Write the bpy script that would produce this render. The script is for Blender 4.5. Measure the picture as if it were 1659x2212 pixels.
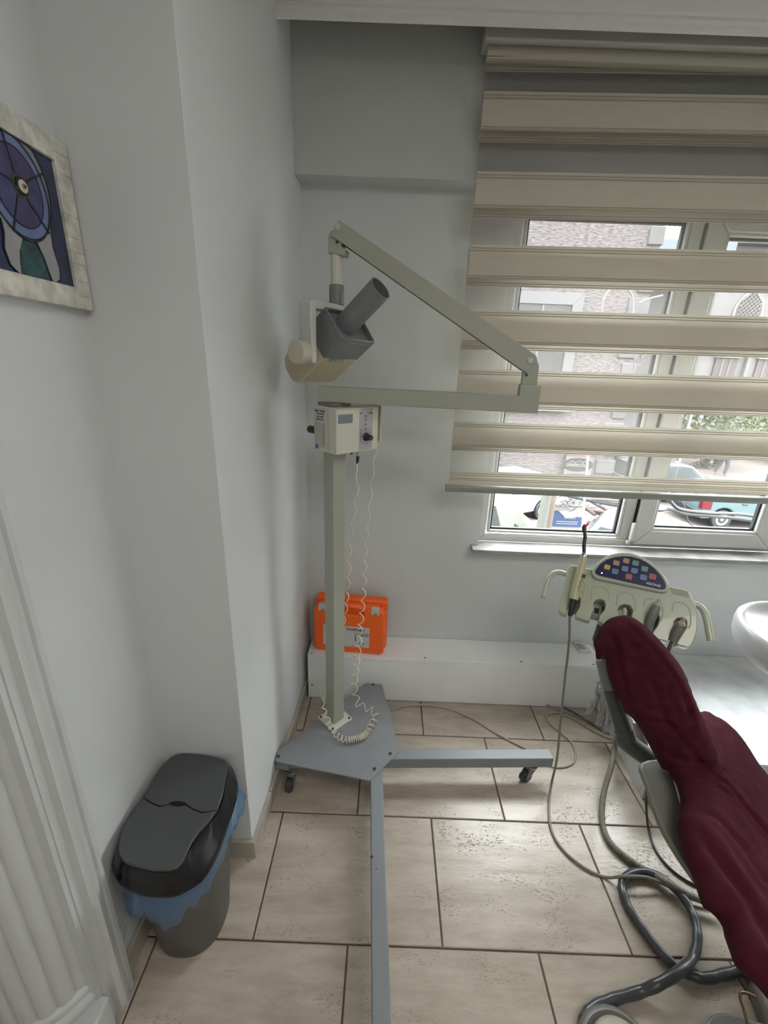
import bpy, math, random
from math import sin, cos, pi, radians, sqrt, atan2
from mathutils import Vector as V, Matrix
from mathutils.geometry import delaunay_2d_cdt
from mathutils import noise as NZ
for o in list(bpy.data.objects): bpy.data.objects.remove(o)
S = bpy.context.scene
COL = S.collection
random.seed(7)
# ------------------------------------------------------------------ camera
FPX, W, H = 915.5, 1659, 2212
EYE = V((0, 0, 1.43))
def cam_rot(p, r, y):
    cp, sp = cos(p), sin(p)
    F, D, R = V((0, cp, -sp)), V((0, -sp, -cp)), V((1, 0, 0))
    Z = Matrix.Rotation(y, 3, 'Z')
    F, D, R = Z @ F, Z @ D, Z @ R
    return (cos(r) * R + sin(r) * D, -sin(r) * R + cos(r) * D, F)
CR, CD, CF = cam_rot(radians(19.03), radians(-2.21), radians(.13))
cd = bpy.data.cameras.new('camera'); cam = bpy.data.objects.new('camera', cd); COL.objects.link(cam)
cd.sensor_fit = 'HORIZONTAL'; cd.sensor_width = 36; cd.lens = 36 * FPX / W; cd.clip_start = .02; cd.clip_end = 200
m3 = Matrix((CR, -CD, -CF)).transposed()
cam.matrix_world = Matrix.Translation(EYE) @ m3.to_4x4()
S.camera = cam
# ------------------------------------------------------------------ light
S.view_settings.view_transform = 'Standard'; S.view_settings.look = 'None'
S.view_settings.gamma = 1; S.view_settings.use_curve_mapping = False
S.view_settings.exposure = 0.80
w = bpy.data.worlds.new('overcast_sky'); S.world = w; w.use_nodes = True
bg = w.node_tree.nodes['Background']; bg.inputs[0].default_value = (.965, .98, 1, 1)
_n, _l = w.node_tree.nodes, w.node_tree.links      # overcast sky: zenith three times as bright as the horizon
_tc = _n.new('ShaderNodeTexCoord'); _sp = _n.new('ShaderNodeSeparateXYZ'); _mr = _n.new('ShaderNodeMapRange'); _l.new(_tc.outputs['Generated'], _sp.inputs[0])
_l.new(_sp.outputs['Z'], _mr.inputs[0]); _mr.inputs[1].default_value = 0; _mr.inputs[2].default_value = 1; _mr.inputs[3].default_value = 6; _mr.inputs[4].default_value = 18.5; _l.new(_mr.outputs[0], bg.inputs[1])
S.cycles.sample_clamp_indirect = 0
def area(name, loc, rot, sx, sy, power, col):
    l = bpy.data.lights.new(name, 'AREA'); l.shape = 'RECTANGLE'; l.size = sx; l.size_y = sy; l.energy = power; l.color = col
    o = bpy.data.objects.new(name, l); COL.objects.link(o); o.location = loc; o.rotation_euler = rot; return o
area('ceiling_fill_light', (.9, -.2, 2.36), (0, 0, 0), 1.2, .6, 9, (1, .97, .93))  # two unseen fill lamps, added to lift the interior; no panel is modelled
area('ceiling_fill_light', (.3, -1.5, 2.36), (0, 0, 0), 1.2, .6, 6, (1, .97, .93))
# ------------------------------------------------------------------ helpers
def ray(px, py): return ((px - W / 2) / FPX) * CR + ((py - H / 2) / FPX) * CD + CF
def at(px, py, x=None, y=None, z=None):
    d = ray(px, py)
    t = (x - EYE.x) / d.x if x is not None else (y - EYE.y) / d.y if y is not None else (z - EYE.z) / d.z
    return EYE + t * d
class FR:
    def __init__(s, o, u, v, n): s.o, s.u, s.v, s.n = V(o), V(u).normalized(), V(v).normalized(), V(n).normalized()
    def __call__(s, a, b, c=0): return s.o + s.u * a + s.v * b + s.n * c
    def px(s, px, py, off=0):      # pixel -> coordinates in the frame's plane
        d = ray(px, py); t = (s.o + s.n * off - EYE).dot(s.n) / d.dot(s.n); q = EYE + t * d - s.o
        return (q.dot(s.u), q.dot(s.v))
    def p3(s, px, py, off=0): a, b = s.px(px, py, off); return s(a, b, off)
WF = FR((0, 0, 0), (1, 0, 0), (0, 1, 0), (0, 0, 1))
def plane3(A, B, C):
    n = (B - A).cross(C - A).normalized()
    if n.dot(EYE - A) < 0: n = -n
    u = (B - A).normalized(); return FR(A, u, n.cross(u), n)
def lin(c): c = c / 255; return c / 12.92 if c <= .04045 else ((c + .055) / 1.055) ** 2.4
def rgb(r, g, b): return (lin(r), lin(g), lin(b))
ORG = {}
def spline(P, n=8):
    P = [V(p) for p in P]; Q = [2 * P[0] - P[1]] + P + [2 * P[-1] - P[-2]]; out = []
    for i in range(1, len(Q) - 2):
        for k in range(n):
            t = k / n; a, b, c, d = Q[i - 1], Q[i], Q[i + 1], Q[i + 2]
            out.append(.5 * ((2 * b) + (c - a) * t + (2 * a - 5 * b + 4 * c - d) * t * t + (3 * b - a - 3 * c + d) * t ** 3))
    out.append(P[-1]); return out
class MB:
    def __init__(s): s.v, s.f = [], []
    def add(s, v, f):
        k = len(s.v); s.v += [tuple(p) for p in v]; s.f += [tuple(i + k for i in q) for q in f]; return s
    def box(s, x0, x1, y0, y1, z0, z1, F=WF):
        s.add([F(x, y, z) for z in (z0, z1) for y in (y0, y1) for x in (x0, x1)],
              [(0, 2, 3, 1), (4, 5, 7, 6), (0, 1, 5, 4), (2, 6, 7, 3), (0, 4, 6, 2), (1, 3, 7, 5)]); return s
    def prism(s, P, h0, h1, F=WF):
        n = len(P); s.add([F(a, b, h0) for a, b in P] + [F(a, b, h1) for a, b in P],
              [tuple(range(n))[::-1], tuple(range(n, 2 * n))] + [(i, (i + 1) % n, n + (i + 1) % n, n + i) for i in range(n)]); return s
    def tube(s, P, r, n=10, cap=True, closed=False):
        P = [V(p) for p in P]; m = len(P); R = r if isinstance(r, (list, tuple)) else [r] * m
        up = None; vs = []
        for i, p in enumerate(P):
            if closed: t = (P[(i + 1) % m] - P[i - 1]).normalized()
            else: t = (P[min(i + 1, m - 1)] - P[max(i - 1, 0)]).normalized()
            if up is None:
                up = V((0, 0, 1)) if abs(t.z) < .9 else V((1, 0, 0))
            a = (up - t * up.dot(t)).normalized(); b = t.cross(a); up = a
            vs += [p + R[i] * (cos(2 * pi * k / n) * a + sin(2 * pi * k / n) * b) for k in range(n)]
        fs = []
        for i in range(m if closed else m - 1):
            j = (i + 1) % m
            fs += [(i * n + k, i * n + (k + 1) % n, j * n + (k + 1) % n, j * n + k) for k in range(n)]
        if cap and not closed: fs += [tuple(range(n))[::-1], tuple(range((m - 1) * n, m * n))]
        return s.add(vs, fs)
    def cyl(s, p0, p1, r0, r1=None, n=20): return s.tube([p0, p1], [r0, r0 if r1 is None else r1], n)
    def lathe(s, prof, F=WF, n=32):
        m = len(prof); vs = [F(r * cos(2 * pi * k / n), r * sin(2 * pi * k / n), z) for r, z in prof for k in range(n)]
        fs = [(i * n + k, i * n + (k + 1) % n, (i + 1) * n + (k + 1) % n, (i + 1) * n + k) for i in range(m - 1) for k in range(n)]
        fs += [tuple(range(n))[::-1], tuple(range((m - 1) * n, m * n))]; return s.add(vs, fs)
    def build(s, name, m, parent=None, smooth=True, bevel=0, seg=2, angle=35, sub=0, kind=None):
        org = ORG.get(parent, V((0, 0, 0)))
        me = bpy.data.meshes.new(name); me.from_pydata([tuple(V(p) - org) for p in s.v], [], s.f); me.update()
        import bmesh
        b = bmesh.new(); b.from_mesh(me); bmesh.ops.recalc_face_normals(b, faces=b.faces); b.to_mesh(me); b.free()
        if smooth:
            me.shade_smooth(); me.set_sharp_from_angle(angle=radians(angle))
        o = bpy.data.objects.new(name, me); COL.objects.link(o)
        if m: me.materials.append(m)
        if parent: o.parent = parent
        ORG[o] = org
        if bevel:
            x = o.modifiers.new('bevel', 'BEVEL'); x.width = bevel; x.segments = seg; x.limit_method = 'ANGLE'; x.angle_limit = radians(30); x.harden_normals = False
            if not smooth: me.shade_smooth(); me.set_sharp_from_angle(angle=radians(40))
        if sub: x = o.modifiers.new('sub', 'SUBSURF'); x.levels = x.render_levels = sub
        if kind: o['kind'] = kind
        return o
def thing(name, loc, label, cat, group=None):
    o = bpy.data.objects.new(name, None); COL.objects.link(o); o.location = loc; o.empty_display_size = .05
    o['label'] = label; o['category'] = cat
    if group: o['group'] = group
    ORG[o] = V(loc); return o
def tag(o, label, cat, group=None):
    o['label'] = label; o['category'] = cat
    if group: o['group'] = group
    return o
def struct(o): o['kind'] = 'structure'; return o
def root_struct(name, loc=(0, 0, 0)):
    o = bpy.data.objects.new(name, None); COL.objects.link(o); o.location = loc; o['kind'] = 'structure'; ORG[o] = V(loc); return o
def copy_at(src, parent, loc):
    c = src.copy(); COL.objects.link(c); c.parent = parent; c.location = loc; ORG[c] = ORG.get(src, V((0, 0, 0))); return c
def pillow(poly, F, tf, tb, r, cell, wr=None):
    # cushion: outline in frame coordinates, bulging tf in front and tb behind
    n = len(poly); A = [V(p).to_2d() for p in poly]
    def inside(p):
        c = False
        for i in range(n):
            a, b = A[i], A[i - 1]
            if (a.y > p.y) != (b.y > p.y) and p.x < (b.x - a.x) * (p.y - a.y) / (b.y - a.y) + a.x: c = not c
        return c
    def dist(p):
        best = 9
        for i in range(n):
            a, b = A[i - 1], A[i]; ab = b - a; t = max(0, min(1, (p - a).dot(ab) / max(ab.dot(ab), 1e-12)))
            best = min(best, (p - a - ab * t).length)
        return best
    pts = list(A); x0, x1 = min(a.x for a in A), max(a.x for a in A); y0, y1 = min(a.y for a in A), max(a.y for a in A)
    y = y0; k = 0
    while y < y1:
        x = x0 + (cell / 2 if k % 2 else 0)
        while x < x1:
            q = V((x, y))
            if inside(q) and dist(q) > cell * .45: pts.append(q)
            x += cell
        y += cell * .87; k += 1
    vo, eo, fo, *_ = delaunay_2d_cdt(pts, [(i, (i + 1) % n) for i in range(n)], [], 1, 1e-6)
    mb = MB(); N = len(vo); D = [dist(q) for q in vo]
    def hh(d, t): return t * sqrt(max(0, 1 - (1 - min(d / r, 1)) ** 2))
    edge = [d < 1e-5 for d in D]
    top = [F(q.x, q.y, hh(d, tf) + (wr(q.x, q.y) * min(1, d / (r * .6)) ** 1.3 if wr else 0)) for q, d in zip(vo, D)]
    vs = list(top); bi = {}
    for i, (q, d) in enumerate(zip(vo, D)):
        if edge[i]: bi[i] = i
        else: bi[i] = len(vs); vs.append(F(q.x, q.y, -hh(d, tb)))
    fs = [tuple(f) for f in fo] + [tuple(bi[i] for i in f[::-1]) for f in fo]
    return mb.add(vs, fs)
def text(name, s, F, size, m, parent=None, align='CENTER', ext=.0003, sx=1, shear=0, bold=0):
    c = bpy.data.curves.new(name, 'FONT'); c.body = s; c.size = size; c.align_x = align; c.align_y = 'CENTER'; c.extrude = ext; c.shear = shear; c.offset = bold
    t = bpy.data.objects.new('t', c); COL.objects.link(t); bpy.context.view_layer.update()
    dg = bpy.context.evaluated_depsgraph_get(); me = bpy.data.meshes.new_from_object(t.evaluated_get(dg))
    bpy.data.objects.remove(t)
    mb = MB(); mb.add([F(v.co.x * sx, v.co.y, v.co.z) for v in me.vertices], [tuple(p.vertices) for p in me.polygons])
    bpy.data.meshes.remove(me)
    return mb.build(name, m, parent, smooth=False)
def circ(cx, cy, r, n=24, ry=None, a0=0): return [(cx + r * cos(a0 + 2 * pi * k / n), cy + (ry or r) * sin(a0 + 2 * pi * k / n)) for k in range(n)]
def rrect(x0, x1, y0, y1, r, n=4):
    out = []
    for cx, cy, a in ((x1 - r, y1 - r, 0), (x0 + r, y1 - r, 90), (x0 + r, y0 + r, 180), (x1 - r, y0 + r, 270)):
        out += [(cx + r * cos(radians(a + 90 * k / n)), cy + r * sin(radians(a + 90 * k / n))) for k in range(n + 1)]
    return out
# ------------------------------------------------------------------ materials
MATS = {}
def mat(name, col=(.5, .5, .5), rough=.5, metal=0, var=0, vs=3, bump=0, bs=60, spec=.5, coat=0, sheen=0, trans=0, emit=None):
    if name in MATS: return MATS[name]
    m = bpy.data.materials.new(name); m.use_nodes = True; nt = m.node_tree; N, L = nt.nodes, nt.links; b = N['Principled BSDF']
    b.inputs['Base Color'].default_value = (*col, 1); b.inputs['Roughness'].default_value = rough; b.inputs['Metallic'].default_value = metal
    b.inputs['Specular IOR Level'].default_value = spec; b.inputs['Coat Weight'].default_value = coat; b.inputs['Sheen Weight'].default_value = sheen
    b.inputs['Transmission Weight'].default_value = trans
    if emit: b.inputs['Emission Color'].default_value = (*emit[:3], 1); b.inputs['Emission Strength'].default_value = emit[3]
    tc = N.new('ShaderNodeTexCoord')
    if var:
        n = N.new('ShaderNodeTexNoise'); n.inputs['Scale'].default_value = vs; n.inputs['Detail'].default_value = 6; L.new(tc.outputs['Object'], n.inputs['Vector'])
        r = N.new('ShaderNodeMapRange'); r.inputs[1].default_value = .3; r.inputs[2].default_value = .7; r.inputs[3].default_value = 1 - var; r.inputs[4].default_value = 1 + var
        L.new(n.outputs['Fac'], r.inputs[0]); x = N.new('ShaderNodeMix'); x.data_type = 'RGBA'; x.blend_type = 'MULTIPLY'; x.inputs[0].default_value = 1
        x.inputs[6].default_value = (*col, 1); L.new(r.outputs[0], x.inputs[7]); L.new(x.outputs[2], b.inputs['Base Color'])
    if bump:
        n = N.new('ShaderNodeTexNoise'); n.inputs['Scale'].default_value = bs; n.inputs['Detail'].default_value = 4; L.new(tc.outputs['Object'], n.inputs['Vector'])
        bp = N.new('ShaderNodeBump'); bp.inputs['Strength'].default_value = bump; bp.inputs['Distance'].default_value = .002
        L.new(n.outputs['Fac'], bp.inputs['Height']); L.new(bp.outputs[0], b.inputs['Normal'])
    MATS[name] = m; return m
def tile_mat():
    m = bpy.data.materials.new('travertine_tile'); m.use_nodes = True; nt = m.node_tree; N, L = nt.nodes, nt.links; b = N['Principled BSDF']
    tc = N.new('ShaderNodeTexCoord'); oi = N.new('ShaderNodeObjectInfo')
    mu = N.new('ShaderNodeMath'); mu.operation = 'MULTIPLY'; mu.inputs[1].default_value = 37; L.new(oi.outputs['Random'], mu.inputs[0])
    ad = N.new('ShaderNodeVectorMath'); ad.operation = 'ADD'; L.new(tc.outputs['Object'], ad.inputs[0]); L.new(mu.outputs[0], ad.inputs[1])
    def noise(sx, sy, sc, det, rg=.55):
        mp = N.new('ShaderNodeMapping'); mp.inputs['Scale'].default_value = (sx, sy, 1); L.new(ad.outputs[0], mp.inputs[0])
        n = N.new('ShaderNodeTexNoise'); n.inputs['Scale'].default_value = sc; n.inputs['Detail'].default_value = det; n.inputs['Roughness'].default_value = rg
        L.new(mp.outputs[0], n.inputs['Vector']); return n.outputs['Fac']
    a = noise(1, 4, 5, 8, .6); c = noise(1, 2.2, 105, 3); d = noise(1, 1.6, 9, 3)
    cr = N.new('ShaderNodeValToRGB'); L.new(a, cr.inputs[0]); e = cr.color_ramp.elements
    e[0].position = .3; e[0].color = (.355, .30, .245, 1); e[1].position = .72; e[1].color = (.52, .46, .385, 1)
    # pits: fine noise, only where the broad noise allows
    s1 = N.new('ShaderNodeMapRange'); s1.inputs[1].default_value = .59; s1.inputs[2].default_value = .72; L.new(c, s1.inputs[0])
    s2 = N.new('ShaderNodeMapRange'); s2.inputs[1].default_value = .46; s2.inputs[2].default_value = .60; L.new(d, s2.inputs[0])
    pm = N.new('ShaderNodeMath'); pm.operation = 'MULTIPLY'; L.new(s1.outputs[0], pm.inputs[0]); L.new(s2.outputs[0], pm.inputs[1])
    x = N.new('ShaderNodeMix'); x.data_type = 'RGBA'; x.inputs[7].default_value = (.27, .22, .17, 1); L.new(cr.outputs[0], x.inputs[6])
    pf = N.new('ShaderNodeMath'); pf.operation = 'MULTIPLY'; pf.inputs[1].default_value = .30; L.new(pm.outputs[0], pf.inputs[0]); L.new(pf.outputs[0], x.inputs[0])
    L.new(x.outputs[2], b.inputs['Base Color'])
    hs = N.new('ShaderNodeMath'); hs.operation = 'MULTIPLY_ADD'; hs.inputs[1].default_value = -1; L.new(pm.outputs[0], hs.inputs[0]); L.new(a, hs.inputs[2])
    bp = N.new('ShaderNodeBump'); bp.inputs['Strength'].default_value = .9; bp.inputs['Distance'].default_value = .0018; L.new(hs.outputs[0], bp.inputs['Height']); L.new(bp.outputs[0], b.inputs['Normal'])
    b.inputs['Roughness'].default_value = .27; return m
def cloth_mat(name, col, op, tr):      # blind fabrics: op = how much cloth, tr = translucent share
    m = bpy.data.materials.new(name); m.use_nodes = True; nt = m.node_tree; N, L = nt.nodes, nt.links; N.clear()
    o = N.new('ShaderNodeOutputMaterial'); d = N.new('ShaderNodeBsdfDiffuse'); t = N.new('ShaderNodeBsdfTranslucent'); p = N.new('ShaderNodeBsdfTransparent')
    tc = N.new('ShaderNodeTexCoord'); mp = N.new('ShaderNodeMapping'); mp.inputs['Scale'].default_value = (1, 1, 14); n = N.new('ShaderNodeTexNoise'); n.inputs['Scale'].default_value = 9
    L.new(tc.outputs['Object'], mp.inputs[0]); L.new(mp.outputs[0], n.inputs['Vector'])
    r = N.new('ShaderNodeMapRange'); r.inputs[3].default_value = .94; r.inputs[4].default_value = 1.06; L.new(n.outputs['Fac'], r.inputs[0])
    x = N.new('ShaderNodeMix'); x.data_type = 'RGBA'; x.blend_type = 'MULTIPLY'; x.inputs[0].default_value = 1; x.inputs[6].default_value = (*col, 1); L.new(r.outputs[0], x.inputs[7])
    L.new(x.outputs[2], d.inputs[0]); L.new(x.outputs[2], t.inputs[0])
    a = N.new('ShaderNodeMixShader'); a.inputs[0].default_value = tr; L.new(d.outputs[0], a.inputs[1]); L.new(t.outputs[0], a.inputs[2])
    b = N.new('ShaderNodeMixShader'); b.inputs[0].default_value = op; L.new(p.outputs[0], b.inputs[1]); L.new(a.outputs[0], b.inputs[2]); L.new(b.outputs[0], o.inputs[0]); return m
def glass_mat():
    m = bpy.data.materials.new('window_glass'); m.use_nodes = True; nt = m.node_tree; N, L = nt.nodes, nt.links; N.clear()
    o = N.new('ShaderNodeOutputMaterial'); p = N.new('ShaderNodeBsdfTransparent'); p.inputs[0].default_value = (.93, .95, .95, 1); g = N.new('ShaderNodeBsdfGlossy'); g.inputs['Roughness'].default_value = .02
    n = N.new('ShaderNodeTexNoise'); n.inputs['Scale'].default_value = .6
    f = N.new('ShaderNodeFresnel'); f.inputs[0].default_value = 1.45; x = N.new('ShaderNodeMixShader'); ge = N.new('ShaderNodeNewGeometry'); k1 = N.new('ShaderNodeMath'); k1.operation = 'SUBTRACT'; k1.inputs[0].default_value = 1; L.new(ge.outputs['Backfacing'], k1.inputs[1]); k2 = N.new('ShaderNodeMath'); k2.operation = 'MULTIPLY'; L.new(f.outputs[0], k2.inputs[0]); L.new(k1.outputs[0], k2.inputs[1])
    L.new(k2.outputs[0], x.inputs[0]); L.new(p.outputs[0], x.inputs[1]); L.new(g.outputs[0], x.inputs[2]); L.new(x.outputs[0], o.inputs[0]); return m
def bag_mat(name, col, op):
    m = bpy.data.materials.new(name); m.use_nodes = True; nt = m.node_tree; N, L = nt.nodes, nt.links; b = N['Principled BSDF']; o = N['Material Output']
    b.inputs['Base Color'].default_value = (*col, 1); b.inputs['Roughness'].default_value = .18
    p = N.new('ShaderNodeBsdfTransparent'); p.inputs[0].default_value = (.72, .84, .95, 1); x = N.new('ShaderNodeMixShader'); x.inputs[0].default_value = op
    n = N.new('ShaderNodeTexNoise'); n.inputs['Scale'].default_value = 30; tc = N.new('ShaderNodeTexCoord'); L.new(tc.outputs['Object'], n.inputs['Vector'])
    bp = N.new('ShaderNodeBump'); bp.inputs['Strength'].default_value = .6; bp.inputs['Distance'].default_value = .006; L.new(n.outputs['Fac'], bp.inputs['Height']); L.new(bp.outputs[0], b.inputs['Normal'])
    L.new(p.outputs[0], x.inputs[1]); L.new(b.outputs[0], x.inputs[2]); L.new(x.outputs[0], o.inputs[0]); return m
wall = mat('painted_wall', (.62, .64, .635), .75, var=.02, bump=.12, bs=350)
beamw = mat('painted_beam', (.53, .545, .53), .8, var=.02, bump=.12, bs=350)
white = mat('white_paint', (.72, .70, .69), .45, bump=.1, bs=200)
trimw = mat('trim_gloss_paint', (.56, .57, .56), .4, var=.03, vs=6, bump=.15, bs=120)
grout = mat('dark_grout', (.11, .08, .06), .9, var=.2, vs=40)
TILE = tile_mat()
skirt = mat('skirting_tile', (.40, .36, .30), .4, var=.12, vs=14, bump=.2, bs=60)
pvc = mat('white_pvc', (.52, .525, .51), .35)
gask = mat('black_rubber_gasket', (.012, .012, .013), .5)
marble = mat('grey_white_marble', (.33, .325, .315), .25, var=.3, vs=9)
melam = mat('white_melamine', (.86, .88, .87), .35, var=.04, vs=5)
platm = mat('scuffed_melamine', (.60, .615, .62), .4, var=.16, vs=11, bump=.15, bs=40)
GLASS = glass_mat()
MXB = mat('beige_grey_enamel', (.35, .36, .30), .42, var=.02)
MXP = mat('pale_grey_enamel', (.50, .515, .47), .4)
MXC = mat('ivory_enamel', (.56, .56, .46), .42)
MXY = mat('aged_cream_plastic', (.50, .445, .31), .42, var=.05, vs=8)
MXG = mat('grey_glossy_plastic', (.17, .185, .185), .3)
MXL = mat('steel_grey_enamel', (.215, .228, .242), .42, var=.05, vs=12)
blk = mat('black_plastic', (.018, .019, .02), .4)
chrome = mat('chrome', (.62, .62, .62), .18, metal=1)
screwm = mat('dark_screw', (.07, .07, .07), .4, metal=.6)
cordw = mat('ivory_cord', (.66, .63, .50), .4)
wht = mat('white_label', (.62, .62, .61), .5)
lblg = mat('label_grey', (.36, .365, .37), .45)
ink = mat('black_ink', (.015, .015, .015), .6)
inkr = mat('crimson_ink', (.25, .015, .04), .6)
orange = mat('orange_plastic', (1.0, .155, .02), .42, bump=.1, bs=250)
creamd = mat('dental_cream_plastic', (.42, .45, .34), .28, coat=.3)
burg = mat('burgundy_fabric', (.058, .0075, .0155), .9, spec=.15, sheen=.02, var=.15, vs=25, bump=.4, bs=450)
shell = mat('pale_shell_plastic', (.40, .41, .37), .35)
# ================================================================== STRUCTURE
def sx(y): return -.362 + .0447 * (y - .88)       # side wall face
YB = 1.69
struct(MB().box(-.84, 3.4, -2.2, 1.72, -.06, -.0035).build('floor', grout, smooth=False)); FLOOR = bpy.data.objects['floor']
DY, DX = .3375, .497
for k in range(-1, 11):
    y1 = 1.352 - DY * k + DY; y1 = 1.352 - DY * (k - 1) if False else 1.352 + DY - DY * (k + 1)
    y0 = y1 - DY
    off = (-.0528 if k % 2 == 0 else -.302)
    for j in range(-2, 7):
        x0 = off + DX * j; x1 = x0 + DX; yy1 = min(y1, 1.70)
        lim = -.598 if y0 > .55 else -.80
        if x1 < lim + .02 or yy1 - y0 < .01: continue
        x0 = max(x0, lim); g = .0022
        a, b, c, d = x0 + g, x1 - g, y0 + g, yy1 - g; ch = .0018; cx, cy = (a + b) / 2, (c + d) / 2
        mb = MB(); V8 = [(a, c, -.0034), (b, c, -.0034), (b, d, -.0034), (a, d, -.0034), (a, c, -ch), (b, c, -ch), (b, d, -ch), (a, d, -ch),
              (a + ch, c + ch, 0), (b - ch, c + ch, 0), (b - ch, d - ch, 0), (a + ch, d - ch, 0)]
        mb.add([(x - cx, y - cy, z) for x, y, z in V8], [(0, 1, 5, 4), (1, 2, 6, 5), (2, 3, 7, 6), (3, 0, 4, 7), (4, 5, 9, 8), (5, 6, 10, 9), (6, 7, 11, 10), (7, 4, 8, 11), (8, 9, 10, 11)])
        o = mb.build('tile', TILE, FLOOR, smooth=False); o.location = (cx, cy, 0)
struct(MB().box(-.84, -.585, .5605, .88, 0, 2.7).box(-.84, -.585, -2.2, -.61, 0, 2.7).box(-.84, -.585, -.61, .5605, 2.36, 2.7).box(-.84, -.80, -.61, .56, 0, 2.36).build('wall_left', wall, smooth=False))
struct(MB().prism([(-.84, .88), (sx(.88), .88), (sx(1.70), 1.70), (-.84, 1.70)], 0, 2.7).build('wall_corner', wall, bevel=.0015))
wb = MB(); wb.box(-.72, 3.4, YB, 1.95, -.0, .70); wb.box(-.72, .408, YB, 1.95, .70, 1.993)
wb.build('wall_back', wall, smooth=False); struct(bpy.data.objects['wall_back'])
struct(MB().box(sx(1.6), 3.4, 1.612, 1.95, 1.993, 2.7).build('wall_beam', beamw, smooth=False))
struct(MB().box(3.2, 3.4, -2.2, 1.69, 0, 2.7).build('wall_right', wall, smooth=False))
struct(MB().box(-.72, 3.4, -2.3, -2.2, 0, 2.7).build('wall_rear', wall, smooth=False))
c_ = MB(); c_.box(-.72, 3.4, -2.2, 1.40, 2.40, 2.48); c_.box(-.72, 3.4, 1.40, 1.612, 2.58, 2.66); c_.box(-.72, 3.4, 1.40, 1.42, 2.48, 2.6)
struct(c_.build('ceiling', white, smooth=False))
# crown moulding along the curtain recess
prof = [(1.47, 2.280), (1.475, 2.288), (1.475, 2.40), (1.38, 2.40), (1.385, 2.385), (1.40, 2.378), (1.405, 2.36), (1.425, 2.345), (1.44, 2.325), (1.443, 2.31), (1.452, 2.305), (1.452, 2.298), (1.462, 2.294), (1.464, 2.284)]
FC = FR((0, 0, 0), (0, 1, 0), (0, 0, 1), (1, 0, 0))
struct(MB().prism(prof, sx(1.45), 3.2, FC).build('trim_1', white, angle=50))
# sill
struct(MB().box(.374, 3.2, 1.632, 1.735, .697, .715).build('trim_2', marble, bevel=.003))
# baseboards
bb = root_struct('baseboard_left')
for y0, y1 in ((.597, .715), (.719, .868)): MB().box(-.5845, -.574, y0, y1, .0005, .068).build('tile', skirt, bb, bevel=.001)
bb = root_struct('baseboard_front')
MB().box(-.5735, -.354, .869, .8795, .0005, .068).build('tile', skirt, bb, bevel=.001)
bb = root_struct('baseboard_side')
for y0, y1 in ((.870, 1.035), (1.038, 1.35), (1.353, 1.685)):
    MB().prism([(sx(y0) + .001, y0), (sx(y0) + .011, y0), (sx(y1) + .011, y1), (sx(y1) + .001, y1)], .0005, .064).build('tile', skirt, bb, bevel=.001)
# door casing with reeds, left
cs = root_struct('trim_3')
def yprof(P, z0, z1): return MB().prism([(x, y) for y, x in P], z0, z1)
yprof([(.592, -.5845), (.592, -.566), (.588, -.560), (.578, -.560), (.573, -.566), (.568, -.566), (.565, -.556), (.552, -.553), (.546, -.560), (.541, -.560), (.538, -.572), (.522, -.572), (.520, -.5845)], .0005, 2.35).build('casing_moulding', trimw, cs, angle=50)
MB().box(-.60, -.5745, .5207, .56, .0005, 2.35).build('casing_board', trimw, cs)
MB().box(-.66, -.574, .511, .5203, .0005, 2.35).build('casing_board', trimw, cs)
cc_ = (-.700, .565); P = []
for i in range(22 * 10):
    f = i / 10; ph = radians(-17 - 360 / 22 * f); rr0 = .1135 + .0075 * abs(sin(pi * f)) ** .6; P.append((cc_[0] + rr0 * cos(ph), cc_[1] + rr0 * sin(ph)))
MB().prism([p for p in P], .172, 2.35).build('fluted_shaft', trimw, cs, angle=60)
MB().lathe([(.128, .118), (.132, .126), (.132, .140), (.126, .146), (.123, .150), (.127, .156), (.127, .164), (.121, .171)], FR((cc_[0], cc_[1], 0), (1, 0, 0), (0, 1, 0), (0, 0, 1)), 64).build('column_ring', trimw, cs, angle=80)
MB().box(-.84, -.556, .425, .5195, .0005, .118).build('plinth', trimw, cs, bevel=.006, seg=3)
struct(MB().box(-.80, -.74, -.60, .424, .002, 2.10).build('door_1', trimw, bevel=.004))
MB().tube([(-.735, .36, 1.0), (-.70, .36, 1.0), (-.695, .30, 1.0), (-.695, .26, 1.0)], .008, 10).build('door_handle', chrome, bpy.data.objects['door_1'])
# ------------------------------------------------------------------ window
win = root_struct('window_1', (0, 1.74, 0))
def frame_rect(x0, x1, z0, z1, wd, y0, y1, name, m, par, bev=.004):
    mb = MB()
    for P in ([(x0, z0), (x1, z0), (x1 - wd, z0 + wd), (x0 + wd, z0 + wd)], [(x1, z0), (x1, z1), (x1 - wd, z1 - wd), (x1 - wd, z0 + wd)],
              [(x1, z1), (x0, z1), (x0 + wd, z1 - wd), (x1 - wd, z1 - wd)], [(x0, z1), (x0, z0), (x0 + wd, z0 + wd), (x0 + wd, z1 - wd)]):
        mb.prism(P, y0, y1, FR((0, 0, 0), (1, 0, 0), (0, 0, 1), (0, 1, 0)))
    return mb.build(name, m, par, bevel=bev, seg=2)
ZT = 1.99
frame_rect(.412, 3.195, .7155, ZT, .032, 1.735, 1.80, 'window_frame', pvc, win)
def pane_set(x0, x1, z0, z1, yy, dark_side=0):
    frame_rect(x0, x1, z0, z1, .012, yy, yy + .03, 'glazing_bead', pvc, win, .004)
    frame_rect(x0 + .012, x1 - .012, z0 + .012, z1 - .012, .008, yy + .014, yy + .028, 'gasket', gask, win, 0)
    MB().box(x0 + .018, x1 - .018, yy + .020, yy + .024, z0 + .018, z1 - .018).build('pane', GLASS, win, smooth=False)
pane_set(.450, 1.030, .7555, 1.955, 1.738)
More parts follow.
